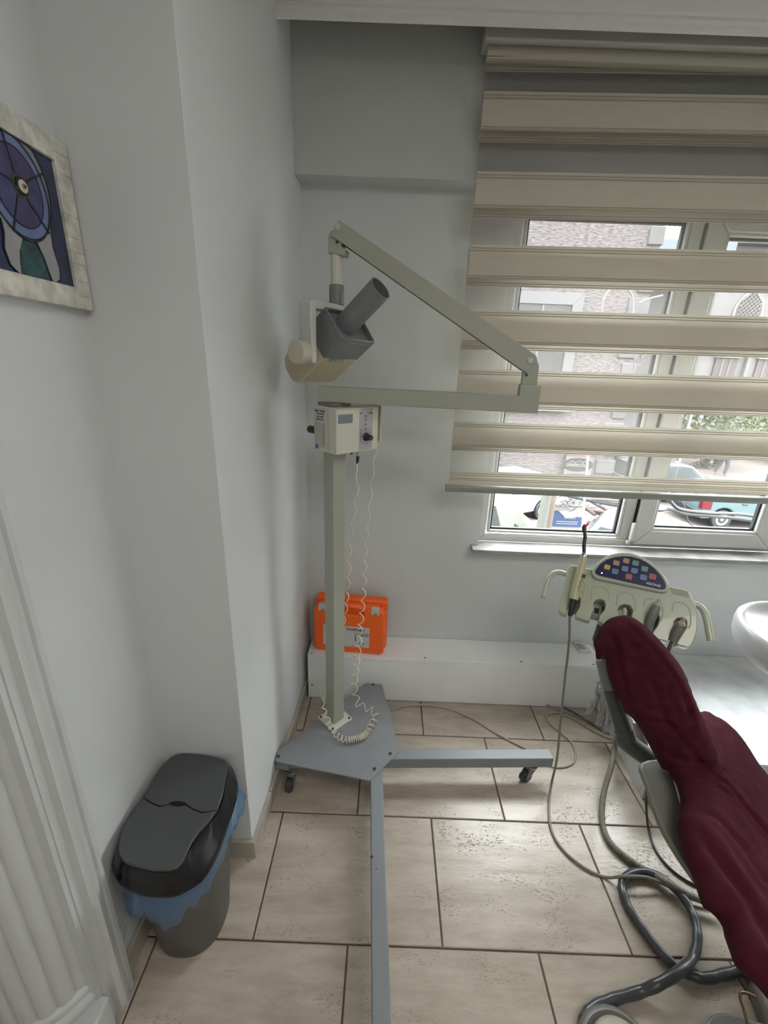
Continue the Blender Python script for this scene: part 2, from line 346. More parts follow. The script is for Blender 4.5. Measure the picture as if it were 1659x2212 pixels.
MB().box(1.030, 1.075, 1.735, 1.80, .7475, 1.958).build('mullion', pvc, win, bevel=.004)
frame_rect(1.080, 1.672, .735, 1.975, .068, 1.712, 1.76, 'sash', pvc, win, .006)
pane_set(1.146, 1.606, .801, 1.909, 1.716)
MB().box(1.675, 1.715, 1.735, 1.80, .7475, 1.958).build('mullion', pvc, win, bevel=.004)
pane_set(1.716, 2.45, .7555, 1.955, 1.738)
MB().box(2.45, 2.50, 1.735, 1.80, .7475, 1.958).build('mullion', pvc, win, bevel=.004)
pane_set(2.50, 3.16, .7555, 1.955, 1.738)
h = MB().box(1.060, 1.076, 1.700, 1.722, .752, .835).build('hinge', pvc, win, bevel=.006, seg=3)
MB().box(1.052, 1.066, 1.706, 1.722, .738, .752).build('hinge_pin', pvc, win, bevel=.002)
MB().box(1.0755, 1.0785, 1.726, 1.76, .76, 1.955).build('gasket', gask, win, smooth=False)
# ------------------------------------------------------------------ bench + platform
bench = thing('low_bench', (.3, 1.6, 0), 'long low white panelled box along the back wall under the window', 'bench')
MB().box(-.312, .984, 1.533, 1.6885, .213, .231).build('top_panel', melam, bench, bevel=.0015)
MB().box(-.312, .984, 1.535, 1.551, .003, .2125).build('front_panel', melam, bench, bevel=.001)
MB().box(-.312, -.296, 1.552, 1.6885, .003, .2125).build('end_panel', melam, bench, bevel=.001)
MB().box(-.295, .973, 1.672, 1.688, .003, .2125).build('back_panel', melam, bench, bevel=.001)
for x in (-.295, .2, .62, .935): MB().lathe([(.0035, 0), (.0035, .0012), (.002, .0016)], FR((x, 1.545, .2311), (1, 0, 0), (0, 1, 0), (0, 0, 1)), 10).build('screw', screwm, bench)
for z in (.07,): MB().lathe([(.0035, 0), (.0035, .0012), (.002, .0016)], FR((-.295, 1.5349, z), (1, 0, 0), (0, 0, 1), (0, -1, 0)), 10).build('screw', screwm, bench)
pf = thing('equipment_platform', (1.4, 1.3, 0), 'wide white scuffed platform box behind the dental chair', 'platform')
PT = .197
MB().prism([(.957, 1.11), (2.3, 1.07), (2.3, 1.688), (1.0, 1.688), (.986, 1.53)], PT - .018, PT).build('top_panel', platm, pf, bevel=.0015)
MB().prism([(.957, 1.112), (2.3, 1.072), (2.3, 1.09), (.958, 1.13)], .003, PT - .0185).build('front_panel', platm, pf)
MB().prism([(.958, 1.131), (.974, 1.131), (1.012, 1.687), (.9985, 1.687), (.9875, 1.53)], .003, PT - .0185).build('side_panel', platm, pf)
MB().prism([(1.16, 1.50), (1.161, 1.50), (1.166, 1.12), (1.165, 1.12)], PT, PT + .0006).build('joint_strip', lblg, pf)
for x in (1.235,): MB().lathe([(.005, 0), (.005, .0012), (.003, .0016)], FR((x, 1.115, PT), (1, 0, 0), (0, 1, 0), (0, 0, 1)), 10).build('screw', screwm, pf)
# ------------------------------------------------------------------ zebra blind
BY = 1.565
def zb(z): return 1.43 + (z - 1.43) * BY / 1.6
bl = thing('roller_blind', (.9, BY, 2.3), 'cream day and night roller blind with alternating solid and sheer bands over the window', 'blind')
OPQ = cloth_mat('cream_band_cloth', (.60, .56, .47), 1, .20); SHR = cloth_mat('sheer_band_cloth', (.30, .285, .26), .22, .5); SEAM = mat('band_seam_cloth', (.36, .31, .23), .8)
alu = mat('cream_painted_aluminium', (.52, .53, .48), .35)
bx0, bx1 = .232, 1.66
def zx(z): return bx0 + .004 * (z - 1) # nearly plumb
MB().box(bx0 - .008, bx1 + .01, BY - .035, BY + .035, zb(2.31), zb(2.352)).build('headrail', alu, bl, bevel=.004)
MB().tube([(bx0 + .005, BY, zb(2.295)), (bx1, BY, zb(2.295))], .019, 16).build('fabric_roll', OPQ, bl)
bands = [(2.2049, 2.2840), (2.0977 - 0, 2.2049), (1.899 + .0, 2.0098), (1.7016, 1.8124), (1.4982, 1.6224), (1.2951, 1.4288), (1.1322, 1.2414), (1.0048, 1.0547)]
ops = [(2.262, 2.300), (2.0925, 2.2049), (1.893, 2.0098), (1.6955, 1.8124), (1.4950, 1.6224), (1.2950, 1.4310), (1.1340, 1.2465), (1.0060, 1.0615)]
def strip(lo, hi, y, name, m, curve=.0015):
    mb = MB(); n = 4; z0, z1 = zb(lo), zb(hi)
    vs = []
    for i in range(n + 1):
        t = i / n; z = z0 + (z1 - z0) * t; sk = (.004 + .018 * (z - 1) / 1.3) * (bx1 - bx0) / 1.2      # the cloth hangs slightly askew
        vs += [(bx0 + .006, y - curve * sin(pi * t), z), (bx1, y - curve * sin(pi * t), z + sk)]
    mb.add(vs, [(2 * i, 2 * i + 1, 2 * i + 3, 2 * i + 2) for i in range(n)]); return mb.build(name, m, bl)
for i, (lo, hi) in enumerate(ops):
    last = i == len(ops) - 1
    strip(lo + (.019 if not last else 0), hi, BY - .012, 'solid_band', OPQ)
    strip(lo, hi - .015, BY + .012, 'solid_band', OPQ)
    for zq, yq in ((hi - .017, BY - .0150), (lo + .021, BY - .0150), (hi - .0095, BY - .0142), (lo + .0275, BY - .0150), (lo + .010, BY + .0090), (lo + .0035, BY + .0095)): strip(zq - .0011, zq + .0011, yq, 'band_seam', SEAM, 0)
    if i:
        strip(hi, ops[i - 1][0] + .019, BY - .012, 'sheer_band', SHR, 0); strip(hi - .015, ops[i - 1][0], BY + .012, 'sheer_band', SHR, 0)
MB().prism(rrect(BY - .016, BY + .016, zb(.976), zb(1.0), .004, 3), bx0 - .004, bx1 + .004, FC).build('bottom_rail', mat('rail_grey_aluminium', (.27, .285, .25), .35), bl, angle=50)
# ================================================================== X-RAY STAND
Z3 = V((0, 0, 1))
xr = thing('dental_xray_stand', (-.02, 1.15, 0), 'mobile dental x-ray stand with square post, folding arm and grey tube head in the corner', 'x-ray machine')
tl = radians(2.9)
U0, V0 = V((cos(tl), sin(tl), 0)), V((-sin(tl), cos(tl), 0))
FB = FR((.0025, 1.15, 0), U0, V0, Z3)
def leg(name, x0, x1, y0, y1): return MB().box(x0, x1, y0, y1, .074, .1165, FB).build(name, MXL, xr, bevel=.0025)
leg('leg', .0215, .640, -.021, .021); leg('leg', -.335, -.0215, -.021, .021)
leg('leg', -.0205, .0205, -.86, -.0215); leg('leg', -.0205, .0205, -.021, .345)
PL = [(-.3363, 1.1645), (-.3465, 1.1500), (-.3480, 1.1100), (-.344, 1.1010), (-.0133, 1.0434), (.0865, 1.165), (.0166, 1.494), (.010, 1.499), (-.050, 1.5), (-.058, 1.496)]
MB().prism(PL, .117, .1215).build('base_plate', MXL, xr, bevel=.0012)
MB().prism([(-.3470, 1.1480), (-.3478, 1.1110), (-.30, 1.102), (-.30, 1.148)], .078, .1165).build('end_skirt', MXL, xr)
for px, py in ((601, 1634), (850, 1479), (0, 0), (809, 1661), (843, 1628), (806, 1479)):
    if px in (0, 850): continue
    q = at(px, py, z=.1215); FS = FR(q, (1, 0, 0), (0, 1, 0), Z3)
    b = MB().lathe([(.006, 0), (.006, .0015), (.0045, .002), (.003, .0005), (.001, .0005)], FS, 16).build('bolt', screwm, xr)
for px_, py_, r_ in ((803, 1851, .0045), (813, 1877, .0018)):
    q = at(px_, py_, z=.1166); MB().lathe([(r_, 0), (r_, .0006), (r_ * .6, .0009)], FR(q, (1, 0, 0), (0, 1, 0), Z3), 14).build('hole_plug', screwm, bpy.data.objects['leg.002'])
# casters
def caster(x, y, ang, ztop):
    F0 = FR((x, y, 0), (cos(ang), sin(ang), 0), (-sin(ang), cos(ang), 0), Z3)
    st = MB().lathe([(.021, ztop - .004), (.021, ztop), (.006, ztop + .0003)], F0, 20); st.lathe([(.014, ztop - .016), (.016, ztop - .004)], F0, 16)
    c = st.build('caster', chrome, xr)
    fk = MB()
    for s in (-1, 1):
        fk.prism([(-.006, ztop - .014), (.020, ztop - .014), (.030, .030), (.026, .018), (.016, .018)], s * .0135 - .0015, s * .0135 + .0015, FR(F0(0, 0), F0.u, Z3, F0.v))
    fk.box(-.006, .020, -.015, .015, ztop - .017, ztop - .013, F0)
    fk.build('caster_fork', mat('zinc_grey', (.25, .25, .24), .35, metal=.7), c, bevel=.001)
    FW = FR(F0(.021, 0, .0238), F0.u, Z3, F0.v)
    MB().lathe([(.008, -.010), (.021, -.010), (.0238, -.007), (.0238, .007), (.021, .010), (.008, .010)], FW, 28).build('wheel', mat('wheel_rubber', (.045, .045, .045), .5), c)
caster(-.292, 1.115, radians(-100), .0735); caster(.574, 1.172, radians(-160), .0735)
caster(-.012, 1.455, radians(60), .0735); caster(.045, .36, radians(40), .0735)
# post, rotated 45 degrees on a square flange
q45 = sqrt(.5); PU, PW = V((q45, q45, 0)), V((-q45, q45, 0))
FP0 = FR((-.163, 1.298, 0), PU, PW, Z3)
fl = MB().box(-.048, .048, -.048, .048, .1217, .1275, FP0).build('post_flange', MXC, xr, bevel=.001)
for a in (-1, 1):
    for b in (-1, 1):
        MB().lathe([(.0048, 0), (.0048, .0022), (.003, .003)], FR(FP0(a * .039, b * .039, .1275), (1, 0, 0), (0, 1, 0), Z3), 12).build('bolt', screwm, fl)
MB().box(-.025, .025, -.025, .025, .1275, 1.1835, FP0).build('post', MXB, xr, bevel=.003, seg=3)
# control box
C0 = V((-.15, 1.2, 1.183)); HB = .129
FBX = FR(C0, PU, PW, Z3); RN, LN = -PW, -PU
box = MB().box(0, .168, 0, .100, 0, HB, FBX).build('control_box', MXC, xr, bevel=.002)
FRt = FR(C0, PU, Z3, RN); FLf = FR(C0, PW, Z3, LN)
def r4(x, y): return FRt.px(670 + x / 9.76, 860 + y / 9.76)
a1 = r4(1008, 650)[0]; a2 = r4(1310, 650)[0]; a3 = .168
MB().box(.0005, a1, .001, HB - .003, .0003, .006, FRt).build('cover_door', MXC, box, bevel=.0012)
MB().box(a1 + .001, a2, .004, HB - .004, .0002, .0008, FRt).build('control_panel', lblg, box, smooth=False)
d0, d1 = r4(562, 350), r4(866, 500)
MB().prism(rrect(d0[0], d1[0], r4(570, 540)[1], r4(570, 348)[1], .002), .006, .0066, FRt).build('nameplate', mat('brushed_nameplate', (.20, .21, .225), .5, metal=.2), box)
kc = r4(1170, 815); FK = FR(FRt(kc[0], kc[1], .0008), PU, Z3, RN)
MB().lathe([(.0125, 0), (.0125, .004), (.009, .006), (.008, .024), (.007, .026)], FK, 24).build('dial_knob', blk, box)
dial = MB(); rr_ = .0215
arc = [FK(rr_ * cos(a), rr_ * sin(a), .0002) for a in [radians(180 + 7.5 * i) for i in range(25)]]
dial.tube([FK(-rr_, .022, .0002)] + arc + [FK(rr_, .022, .0002), FK(-rr_, .022, .0002)], .0004, 4)
dial.build('dial_scale', ink, box)
for i in range(9):
    a = radians(150 - 150 * i / 4 + 0); a = radians(200 - 27.5 * i)
    text('dial_digit', str(i + 1), FR(FK(.0172 * cos(a), .0172 * sin(a), .0002), PU, Z3, RN), .0055, ink, box)
tx = (a1 + a2) / 2
MB().box(a1 + .002, a1 + .018, HB - .017, HB - .015, .0008, .0011, FRt).build('print_bar', ink, box, smooth=False)
text('print_text', 'matix x', FR(FRt(a2 - .007, HB - .016, .001), PU, Z3, RN), .0045, ink, box)
for zz, r_ in ((HB - .026, .0042), (HB - .036, .0022), (HB - .062, .0024)):
    MB().tube([FRt(tx + r_ * cos(2 * pi * k / 16), zz + r_ * sin(2 * pi * k / 16), .001) for k in range(16)], .0006, 5, closed=True).build('print_symbol', ink, box)
rad = MB()
for k in range(3):
    a = radians(90 + 120 * k); rad.prism([(tx, HB - .050), (tx + .0045 * cos(a - .45), HB - .050 + .0045 * sin(a - .45)), (tx + .0045 * cos(a + .45), HB - .050 + .0045 * sin(a + .45))], .0008, .0011, FRt)
rad.build('print_symbol', ink, box, smooth=False)
MB().box(.176, .180, -.002, .07, .022, .131, FBX).build('back_cover', MXC, box, bevel=.001)
MB().box(.166, .178, .02, .06, .04, .11, FBX).build('cover_bracket', MXC, box)
# left face stickers
FLr = FR(FLf.o, -PW, Z3, LN)
st = MB().box(-.096, -.040, .088, .124, .0002, .0006, FLr).build('service_sticker', wht, box, smooth=False)
MB().tube([FLr(a, b, .0007) for a, b in ((-.0945, .0895), (-.0415, .0895), (-.0415, .1225), (-.0945, .1225))], .0004, 4, closed=True).build('sticker_border', ink, st)
for i, (s_, sz) in enumerate((('MERK TEKNIK', .0078), ('YETKILI SERVIS', .0062), ('BAKIM ONARIM', .005), ('0555 555 55 55', .006))):
    text('sticker_text', s_, FR(FLr(-.068, .1165 - .0077 * i, .0007), -PW, Z3, LN), sz, ink, st, bold=.0002)
st = MB().box(-.096, -.044, .012, .085, .0002, .0005, FLr).build('rating_sticker', mat('sticker_beige', (.47, .46, .38), .5), box, smooth=False)
for i in range(9): MB().box(-.090, -.058 - .008 * (i % 3), .078 - .006 * i, .0792 - .006 * i, .0005, .0007, FLr).build('print_line', lblg, st, smooth=False)
MB().tube([FLr(a, b, .0006) for a, b in ((-.056, .02), (-.049, .02), (-.049, .08), (-.056, .08))], .0004, 4, closed=True).build('print_frame', ink, st)
MB().box(-.093, -.078, .006, .018, .0006, .0009, FLr).build('blue_label', mat('blue_label', (.05, .16, .32), .5), st, smooth=False)
MB().box(-.0302, -.0298, .002, HB - .002, .0001, .0004, FLr).build('seam', ink, box, smooth=False)
MB().cyl(FBX(.0135, .1002, .055), FBX(.0135, .142, .055), .0115).build('side_handle', blk, box, bevel=.003)
cn = at(777, 968, y=1.28)
jx = FBX(r4(1065, 1100)[0], .012, 0)
MB().cyl(jx, jx + V((0, 0, -.016)), .0048).build('plug_socket', lblg, box)
pg = MB().tube([jx + V((0, 0, -.0162)), jx + V((-.001, 0, -.034)), jx + V((-.003, 0, -.040))], [.0055, .0045, .002], 14).build('plug', blk, box)
MB().box(r4(930, 1100)[0] - .003, r4(930, 1100)[0] + .003, .01, .016, -.008, 0, FBX).build('toggle_switch', blk, box)
# arms
A0, E0 = V((-.165, 1.29, 0)), V((.377, 1.2, 0)); ad = (E0 - A0).normalized(); an = Z3.cross(ad); an = -an if an.y > 0 else an
FA = FR(A0, ad, Z3, an); LA = (E0 - A0).length
MB().box(-.036, .036, -.034, .034, 1.3125, 1.3225, FP0).build('swivel_plate', MXG if 0 else mat('satin_aluminium', (.24, .24, .24), .55, metal=.6), xr, bevel=.0015)
MB().prism([(-.038, 1.323), (LA + .0285, 1.323), (LA + .0285, 1.396), (LA - .026, 1.396), (LA - .026, 1.3675), (-.038, 1.3675)], -.0225, .0225, FA).build('lower_arm', MXB, xr, bevel=.002)
def pa(L, off=.0): return [FA.px(x, y, off) for x, y in L]
MB().prism(pa([(1127, 831), (1160, 832), (1165, 790), (1158, 772), (1140, 775), (1131, 800)], .016), -.016, .016, FA).build('elbow_bracket', MXB, xr, bevel=.0015)
# upper arm: a U channel open below
up = pa([(731, 474), (1157, 767), (1161, 774), (1139, 804), (1130, 801), (716, 509)], .0235); ua = MB()
for s0, s1 in ((.0215, .0235), (-.0235, -.0215)): ua.prism(up, s0, s1, FA)
ua.prism([up[0], up[1], (up[1][0] - .001, up[1][1] - .003), (up[0][0] - .001, up[0][1] - .003)], -.0213, .0213, FA)
UA = ua.build('upper_arm', MXB, xr, bevel=.0006)
s_in = pa([(741, 505), (1140, 782), (1134, 792), (735, 515)], .012)
MB().prism(s_in, -.010, .010, FA).build('spring_tube', screwm, UA)
for px, py in ((729, 489), (1145, 779)):
    c = FA.px(px, py, .0235); MB().lathe([(.0085, 0), (.0085, .002), (.006, .0045), (.001, .0052)], FR(FA(c[0], c[1], .0237), ad, Z3, an), 20).build('pivot_cap', MXP, UA)
HBk = MB().prism(pa([(718, 496), (708.5, 507), (708, 546), (728, 549), (745, 552), (747, 538), (738, 533), (739, 514), (735, 505)], .018), -.018, .018, FA).build('head_bracket', MXB, xr, bevel=.002)
c = FA.px(728, 523, .018); MB().lathe([(.004, 0), (.004, .001), (.0025, .001)], FR(FA(c[0], c[1], .018), ad, Z3, an), 12).build('screw', screwm, HBk)
c = FA.px(1137, 810, .016); MB().lathe([(.004, 0), (.004, .001), (.0025, .001)], FR(FA(c[0], c[1], .016), ad, Z3, an), 12).build('screw', screwm, bpy.data.objects['elbow_bracket'])
rq = FA.px(727, 600); RX = FA(rq[0], 0); z1, z2, z3 = FA.px(727, 549)[1], FA.px(727, 616)[1], FA.px(727, 659)[1]
def RZ(z): return V((RX.x, RX.y, z))
MB().cyl(RZ(z1 + .01), RZ(z2), .0160, n=24).build('rod', MXC, xr)
MB().lathe([(.0205, z3), (.0205, z2 - .002), (.0185, z2)], FR((RX.x, RX.y, 0), (1, 0, 0), (0, 1, 0), Z3), 28).build('rod_collar', MXG, xr)
# yoke and head
R_, T_ = V((.987, .16, 0)).normalized(), V((.16, -.987, 0)).normalized()
av = (-.68 * R_ + .73 * T_).normalized(); bv = (.73 * R_ + .68 * T_).normalized(); dv = (.8 * bv + .6 * Z3).normalized(); ev = (.6 * bv - .8 * Z3).normalized()
FY = FR((RX.x, RX.y, 0), av, Z3, bv)
s_in = .104; s_out = .124; zb_ = at(660, 784, y=1.2).z
yo = [(-.022, z3 - .021), (-.022, z3 - .001), (s_out - .014, z3 - .001)] + [(s_out - .014 + .014 * sin(radians(a)), z3 - .015 + .014 * cos(radians(a))) for a in (20, 45, 70, 90)] + \
     [(s_out, zb_ + .006), (s_out - .005, zb_), (s_in, zb_), (s_in, z3 - .021)]
yk = MB().prism(yo, -.022, .022, FY).build('yoke', MXP, xr, bevel=.0035, seg=3)
hd = None
Hp = at(739.4, 731.3, y=1.175)
FH = FR(Hp, -av, -ev, dv)      # u: along the box to the right, v: up the rim, n: beam
LAx, LE = .146, .096
# housing: open box with a rim
hb = MB(); t_ = .004
hb.box(0, LAx, 0, LE, -.082, -.014, FH)
for x0, x1, y0, y1 in ((0, LAx, 0, t_), (0, LAx, LE - t_, LE), (0, t_, t_, LE - t_), (LAx - t_, LAx, t_, LE - t_)): hb.box(x0, x1, y0, y1, -.014, 0, FH)
HD = hb.build('head_housing', MXG, xr, bevel=.0015)
tc_ = (LAx * .42, LE * .56); ts = MB(); R1, R2, LT = .0305, .0275, .131
n = 40; vs = []
for r, z in ((R1, -.016), (R1, LT), (R2, LT), (R2, -.010)):
    vs += [FH(tc_[0] + r * cos(2 * pi * k / n), tc_[1] + r * sin(2 * pi * k / n), z) for k in range(n)]
fs = [(i * n + k, i * n + (k + 1) % n, (i + 1) * n + (k + 1) % n, (i + 1) * n + k) for i in range(3) for k in range(n)] + [tuple(range(3 * n, 4 * n))]
ts.add(vs, fs).build('aiming_tube', MXG, HD)
prof = [(-.083, 0.0008), (-.185, .0008)] + [(-.185 - .035 * sin(radians(a)), .036 - .035 * cos(radians(a))) for a in (15, 30, 45, 60, 75, 90)] + [(-.220, LE - .035)] + \
       [(-.185 - .035 * cos(radians(a)), LE - .036 + .035 * sin(radians(a))) for a in (20, 45, 70, 90)] + [(-.083, LE - .001)]
MB().prism(prof, .001, LAx - .001, FR(Hp, dv, -ev, -av)).build('head_body', MXY, HD, bevel=.003)
pp = FY.px(636, 760, 0); zp = at(636, 760, y=1.17).z
kx = MB().lathe([(.026, 0), (.030, .010), (.030, .034), (.028, .036)], FR(FY(s_out, zp, .0), bv, Z3, av), 36).build('pivot_knob', mat('knob_cream', (.50, .485, .38), .42), yk)
MB().box(.028, .085, -.0145, -.0035, .0008, .0013, FR(Hp + dv * -.078, -av, dv, ev)).build('head_label', MXG, HD, smooth=False)
text('head_label_text', 'M-X MATIX', FR(FR(Hp + dv * -.078, -av, dv, ev)(.057, -.009, .0013), -av, dv, ev), .0085, wht, HD)
# coiled cords
def coil(P, rad_f, pitch_f, wr=.002, step=.0009, n=6):
    P = spline(P, 14); L = [0]
    for a, b in zip(P, P[1:]): L.append(L[-1] + (b - a).length)
    out = []; s = 0; ph = 0; i = 0; up = V((1, 0, 0))
    while s < L[-1] - 1e-4:
        while L[i + 1] < s: i += 1
        t = (s - L[i]) / max(L[i + 1] - L[i], 1e-9); p = P[i].lerp(P[i + 1], t); tg = (P[i + 1] - P[i]).normalized()
        a = (up - tg * up.dot(tg)).normalized(); b = tg.cross(a); up = a; f = s / L[-1]; r = rad_f(f)
        out.append(p + r * (cos(ph) * a + sin(ph) * b)); pi_ = pitch_f(f); ds = pi_ / 14; s += ds; ph += 2 * pi / 14
    return MB().tube(out, wr, n)
def lerp_tab(T):
    def f(x):
        for (a, u), (b, v) in zip(T, T[1:]):
            if x <= b: return u + (v - u) * (x - a) / (b - a)
        return T[-1][1]
    return f
p2 = [at(813, 967, y=1.315), at(804, 1030, y=1.32), at(797, 1100, y=1.32), at(790, 1180, y=1.325), at(787, 1250, y=1.33), at(783, 1310, y=1.335), at(777, 1360, y=1.34), at(772, 1410, y=1.35),
      at(766, 1460, y=1.36), at(765, 1495, y=1.365), at(776, 1523, z=.150), at(797, 1531, z=.137), at(813, 1545, z=.134), at(804, 1562, z=.134), at(794, 1582, z=.134), at(776, 1594, z=.134),
      at(752, 1598, z=.134), at(732, 1592, z=.134), at(720, 1580, z=.139), at(712, 1566, y=1.222), at(703, 1545, y=1.225), at(698, 1520, y=1.235), at(700, 1505, y=1.25)]
coil(p2, lerp_tab([(0, .004), (.25, .006), (.4, .009), (.55, .0140), (.72, .0145), (.8, .0105), (.93, .0100), (1, .004)]),
     lerp_tab([(0, .085), (.3, .055), (.5, .05), (.66, .046), (.74, .034), (.79, .022), (.815, .007), (.85, .007), (.87, .016), (.92, .019), (.95, .04), (1, .03)]), .0019).build('coiled_cord', cordw, xr)
p1 = [jx + V((-.003, 0, -.040)), at(771, 1050, y=1.27), at(765, 1100, y=1.28), at(757, 1170, y=1.29), at(752, 1250, y=1.30), at(746, 1320, y=1.335), at(736, 1370, y=1.345), at(716, 1430, y=1.345), at(694, 1480, y=1.31)]
coil(p1, lerp_tab([(0, .001), (.1, .006), (.5, .007), (1, .006)]), lerp_tab([(0, .085), (.3, .07), (.7, .055), (1, .02)]), .0018).build('coiled_cord', cordw, xr)
coil([at(690, 1484, y=1.31), at(693, 1498, y=1.29), at(703, 1512, y=1.27)], lambda f: .0095 - .004 * f, lambda f: .0045, .0022).build('strain_relief', MXP, xr)
# ================================================================== FIRST AID CASE
BZ = .2312
L0, R0 = at(677, 1403, z=BZ), at(829, 1417, z=BZ); cu = (R0 - L0).normalized(); cn_ = Z3.cross(cu); cn_ = -cn_ if cn_.y > 0 else cn_
wd = (R0 - L0).length; FCs = FR(L0, cu, Z3, cn_)
fa = thing('first_aid_case', tuple((L0 + R0) / 2), 'bright orange plastic first aid case with carry handle standing on the low bench', 'first aid case')
HC = .242
MB().prism(rrect(.004, wd + .004, .001, HC, .014), -.092, -.046, FCs).build('back_shell', orange, fa, bevel=.007, seg=3)
m_ = wd / 2
fo = [(.016, .001), (wd - .016, .001), (wd - .002, .014), (wd - .002, HC - .036), (wd - .018, HC - .018), (m_ + .075, HC - .018), (m_ + .062, HC - .052), (m_ - .062, HC - .052), (m_ - .075, HC - .018), (.018, HC - .018), (.002, HC - .036), (.002, .014)]
MB().prism(fo, -.0455, 0, FCs).build('front_shell', orange, fa, bevel=.009, seg=3)
MB().box(.03, wd - .03, HC - .05, HC - .012, -.0455, -.020, FCs).build('closure_lip', orange, fa, bevel=.004)
hp = [FCs(m_ - .072, HC - .045, -.012), FCs(m_ - .062, HC - .022, -.006), FCs(m_ - .035, HC - .010, -.004), FCs(m_, HC - .007, -.003), FCs(m_ + .035, HC - .010, -.004), FCs(m_ + .062, HC - .022, -.006), FCs(m_ + .072, HC - .045, -.012)]
MB().tube(spline(hp, 6), .0095, 12).build('handle', orange, fa)
for xx in (.044, wd - .044):
    lt = MB().prism([(xx - .018, HC - .040), (xx - .007, HC - .040), (xx - .007, HC - .030), (xx + .007, HC - .030), (xx + .007, HC - .040), (xx + .018, HC - .040), (xx + .018, HC - .010), (xx - .018, HC - .010)], -.019, .0035, FCs).build('latch', mat('latch_white_plastic', (.55, .53, .50), .4), fa, bevel=.0015)
ly0, ly1 = .034, .136
lb = MB().prism(rrect(.045, wd - .066, ly0, ly1, .005), .0003, .0012, FCs).build('label_panel', wht, fa)
def ct(name, s, x, y, sz, m, **k): return text(name, s, FR(FCs(x, y, .0014), cu, Z3, cn_), sz, m, lb, **k)
xr_ = wd - .066
ct('label_text', 'FirstPlus', xr_ - .036, ly1 - .014, .0185, inkr, align='RIGHT', bold=.0004)
MB().tube([FCs(xr_ - .030 + .006 * cos(2 * pi * k / 20), ly1 - .0145 + .006 * sin(2 * pi * k / 20), .0014) for k in range(20)], .0012, 6, closed=True).build('label_logo', inkr, lb)
MB().box(xr_ - .034, xr_ - .026, ly1 - .0155, ly1 - .0135, .0013, .0016, FCs).box(xr_ - .031, xr_ - .029, ly1 - .0185, ly1 - .0105, .0013, .0016, FCs).build('label_logo', inkr, lb, smooth=False)
ct('label_text', 'İLK YARDIM KİTİ', xr_ - .033, ly1 - .033, .0088, inkr, sx=.95); ct('label_text', 'FIRST AID KIT', xr_ - .033, ly1 - .042, .0095, ink, shear=.2, bold=.0003)
cr_ = [(xr_ - .040 + .0045 * cos(radians(a)), ly0 + .020 + .0045 * sin(radians(a))) for a in range(-130, 131, 20)] + [(xr_ - .0415 + .0045 * cos(radians(a)), ly0 + .020 + .0038 * sin(radians(a))) for a in range(120, -121, -20)]
MB().prism(cr_, .0012, .0015, FCs).build('label_crescent', inkr, lb, smooth=False)
MB().box(xr_ - .029, xr_ - .021, ly0 + .0185, ly0 + .0215, .0012, .0015, FCs).box(xr_ - .0265, xr_ - .0235, ly0 + .016, ly0 + .024, .0012, .0015, FCs).build('label_cross', inkr, lb, smooth=False)
ct('label_text', 'www.firstplus.com.tr', xr_ - .050, ly0 + .006, .006, ink, align='CENTER')
MB().box(xr_ - .062, xr_ - .058, ly0 + .03, ly0 + .058, .0012, .0015, FCs).build('label_figure', ink, lb, smooth=False)
# socket on the bench, bag behind the chair arm
so = thing('wall_socket', tuple(at(1256, 1402, z=.232)), 'small white surface socket box lying on the low bench near the tray', 'socket')
sp_ = [at(*p, z=.232) for p in ((1238, 1391), (1262, 1393), (1276, 1411), (1252, 1410))]
MB().prism([(p.x, p.y) for p in sp_], .2315, .246).build('socket_box', white, so, bevel=.002)
sp_ = [at(*p, z=.246) for p in ((1243, 1390), (1258, 1391), (1266, 1403), (1250, 1402))]
MB().prism([(p.x, p.y) for p in sp_], .246, .2485).build('socket_cover', lblg, so, bevel=.001)
# ================================================================== BIN
def resamp(poly, cx, cy, n=64):
    out = []
    for k in range(n):
        a = 2 * pi * k / n; dx, dy = cos(a), sin(a); best = 0
        for i in range(len(poly)):
            (x1, y1), (x2, y2) = poly[i - 1], poly[i]; ex, ey = x2 - x1, y2 - y1; den = dx * ey - dy * ex
            if abs(den) < 1e-12: continue
            t = ((x1 - cx) * ey - (y1 - cy) * ex) / den; u = ((x1 - cx) * dy - (y1 - cy) * dx) / den
            if t > 0 and -1e-6 <= u <= 1 + 1e-6: best = max(best, t)
        out.append(best)
    return out
def loft(rings, cx, cy, capb=True, capt=True):
    n = len(rings[0][0]); vs = []
    for R, z in rings:
        vs += [(cx + R[k] * cos(2 * pi * k / n), cy + R[k] * sin(2 * pi * k / n), z[k] if isinstance(z, list) else z) for k in range(n)]
    m = len(rings); fs = [(i * n + k, i * n + (k + 1) % n, (i + 1) * n + (k + 1) % n, (i + 1) * n + k) for i in range(m - 1) for k in range(n)]
    if capb: fs.append(tuple(range(n))[::-1])
    if capt: fs.append(tuple(range((m - 1) * n, m * n)))
    return MB().add(vs, fs)
def smoothR(R, it=2):
    for _ in range(it): R = [(R[k - 1] + 2 * R[k] + R[(k + 1) % len(R)]) / 4 for k in range(len(R))]
    return R
bin_ = thing('pedal_bin', (-.465, .72, 0), 'dark grey oval waste bin with swing lid and blue liner by the left wall', 'waste bin')
bc = (-.462, .722)
binm = mat('bin_grey_plastic', (.085, .083, .075), .45, bump=.15, bs=300); lidm = mat('lid_grey_plastic', (.072, .078, .078), .38, bump=.08, bs=300); lidb = mat('lid_black_plastic', (.006, .006, .007), .25)
bot = smoothR(resamp(rrect(-.552, -.385, .632, .808, .075, 8), *bc)); topR = smoothR(resamp(rrect(-.566, -.362, .588, .862, .095, 8), *bc))
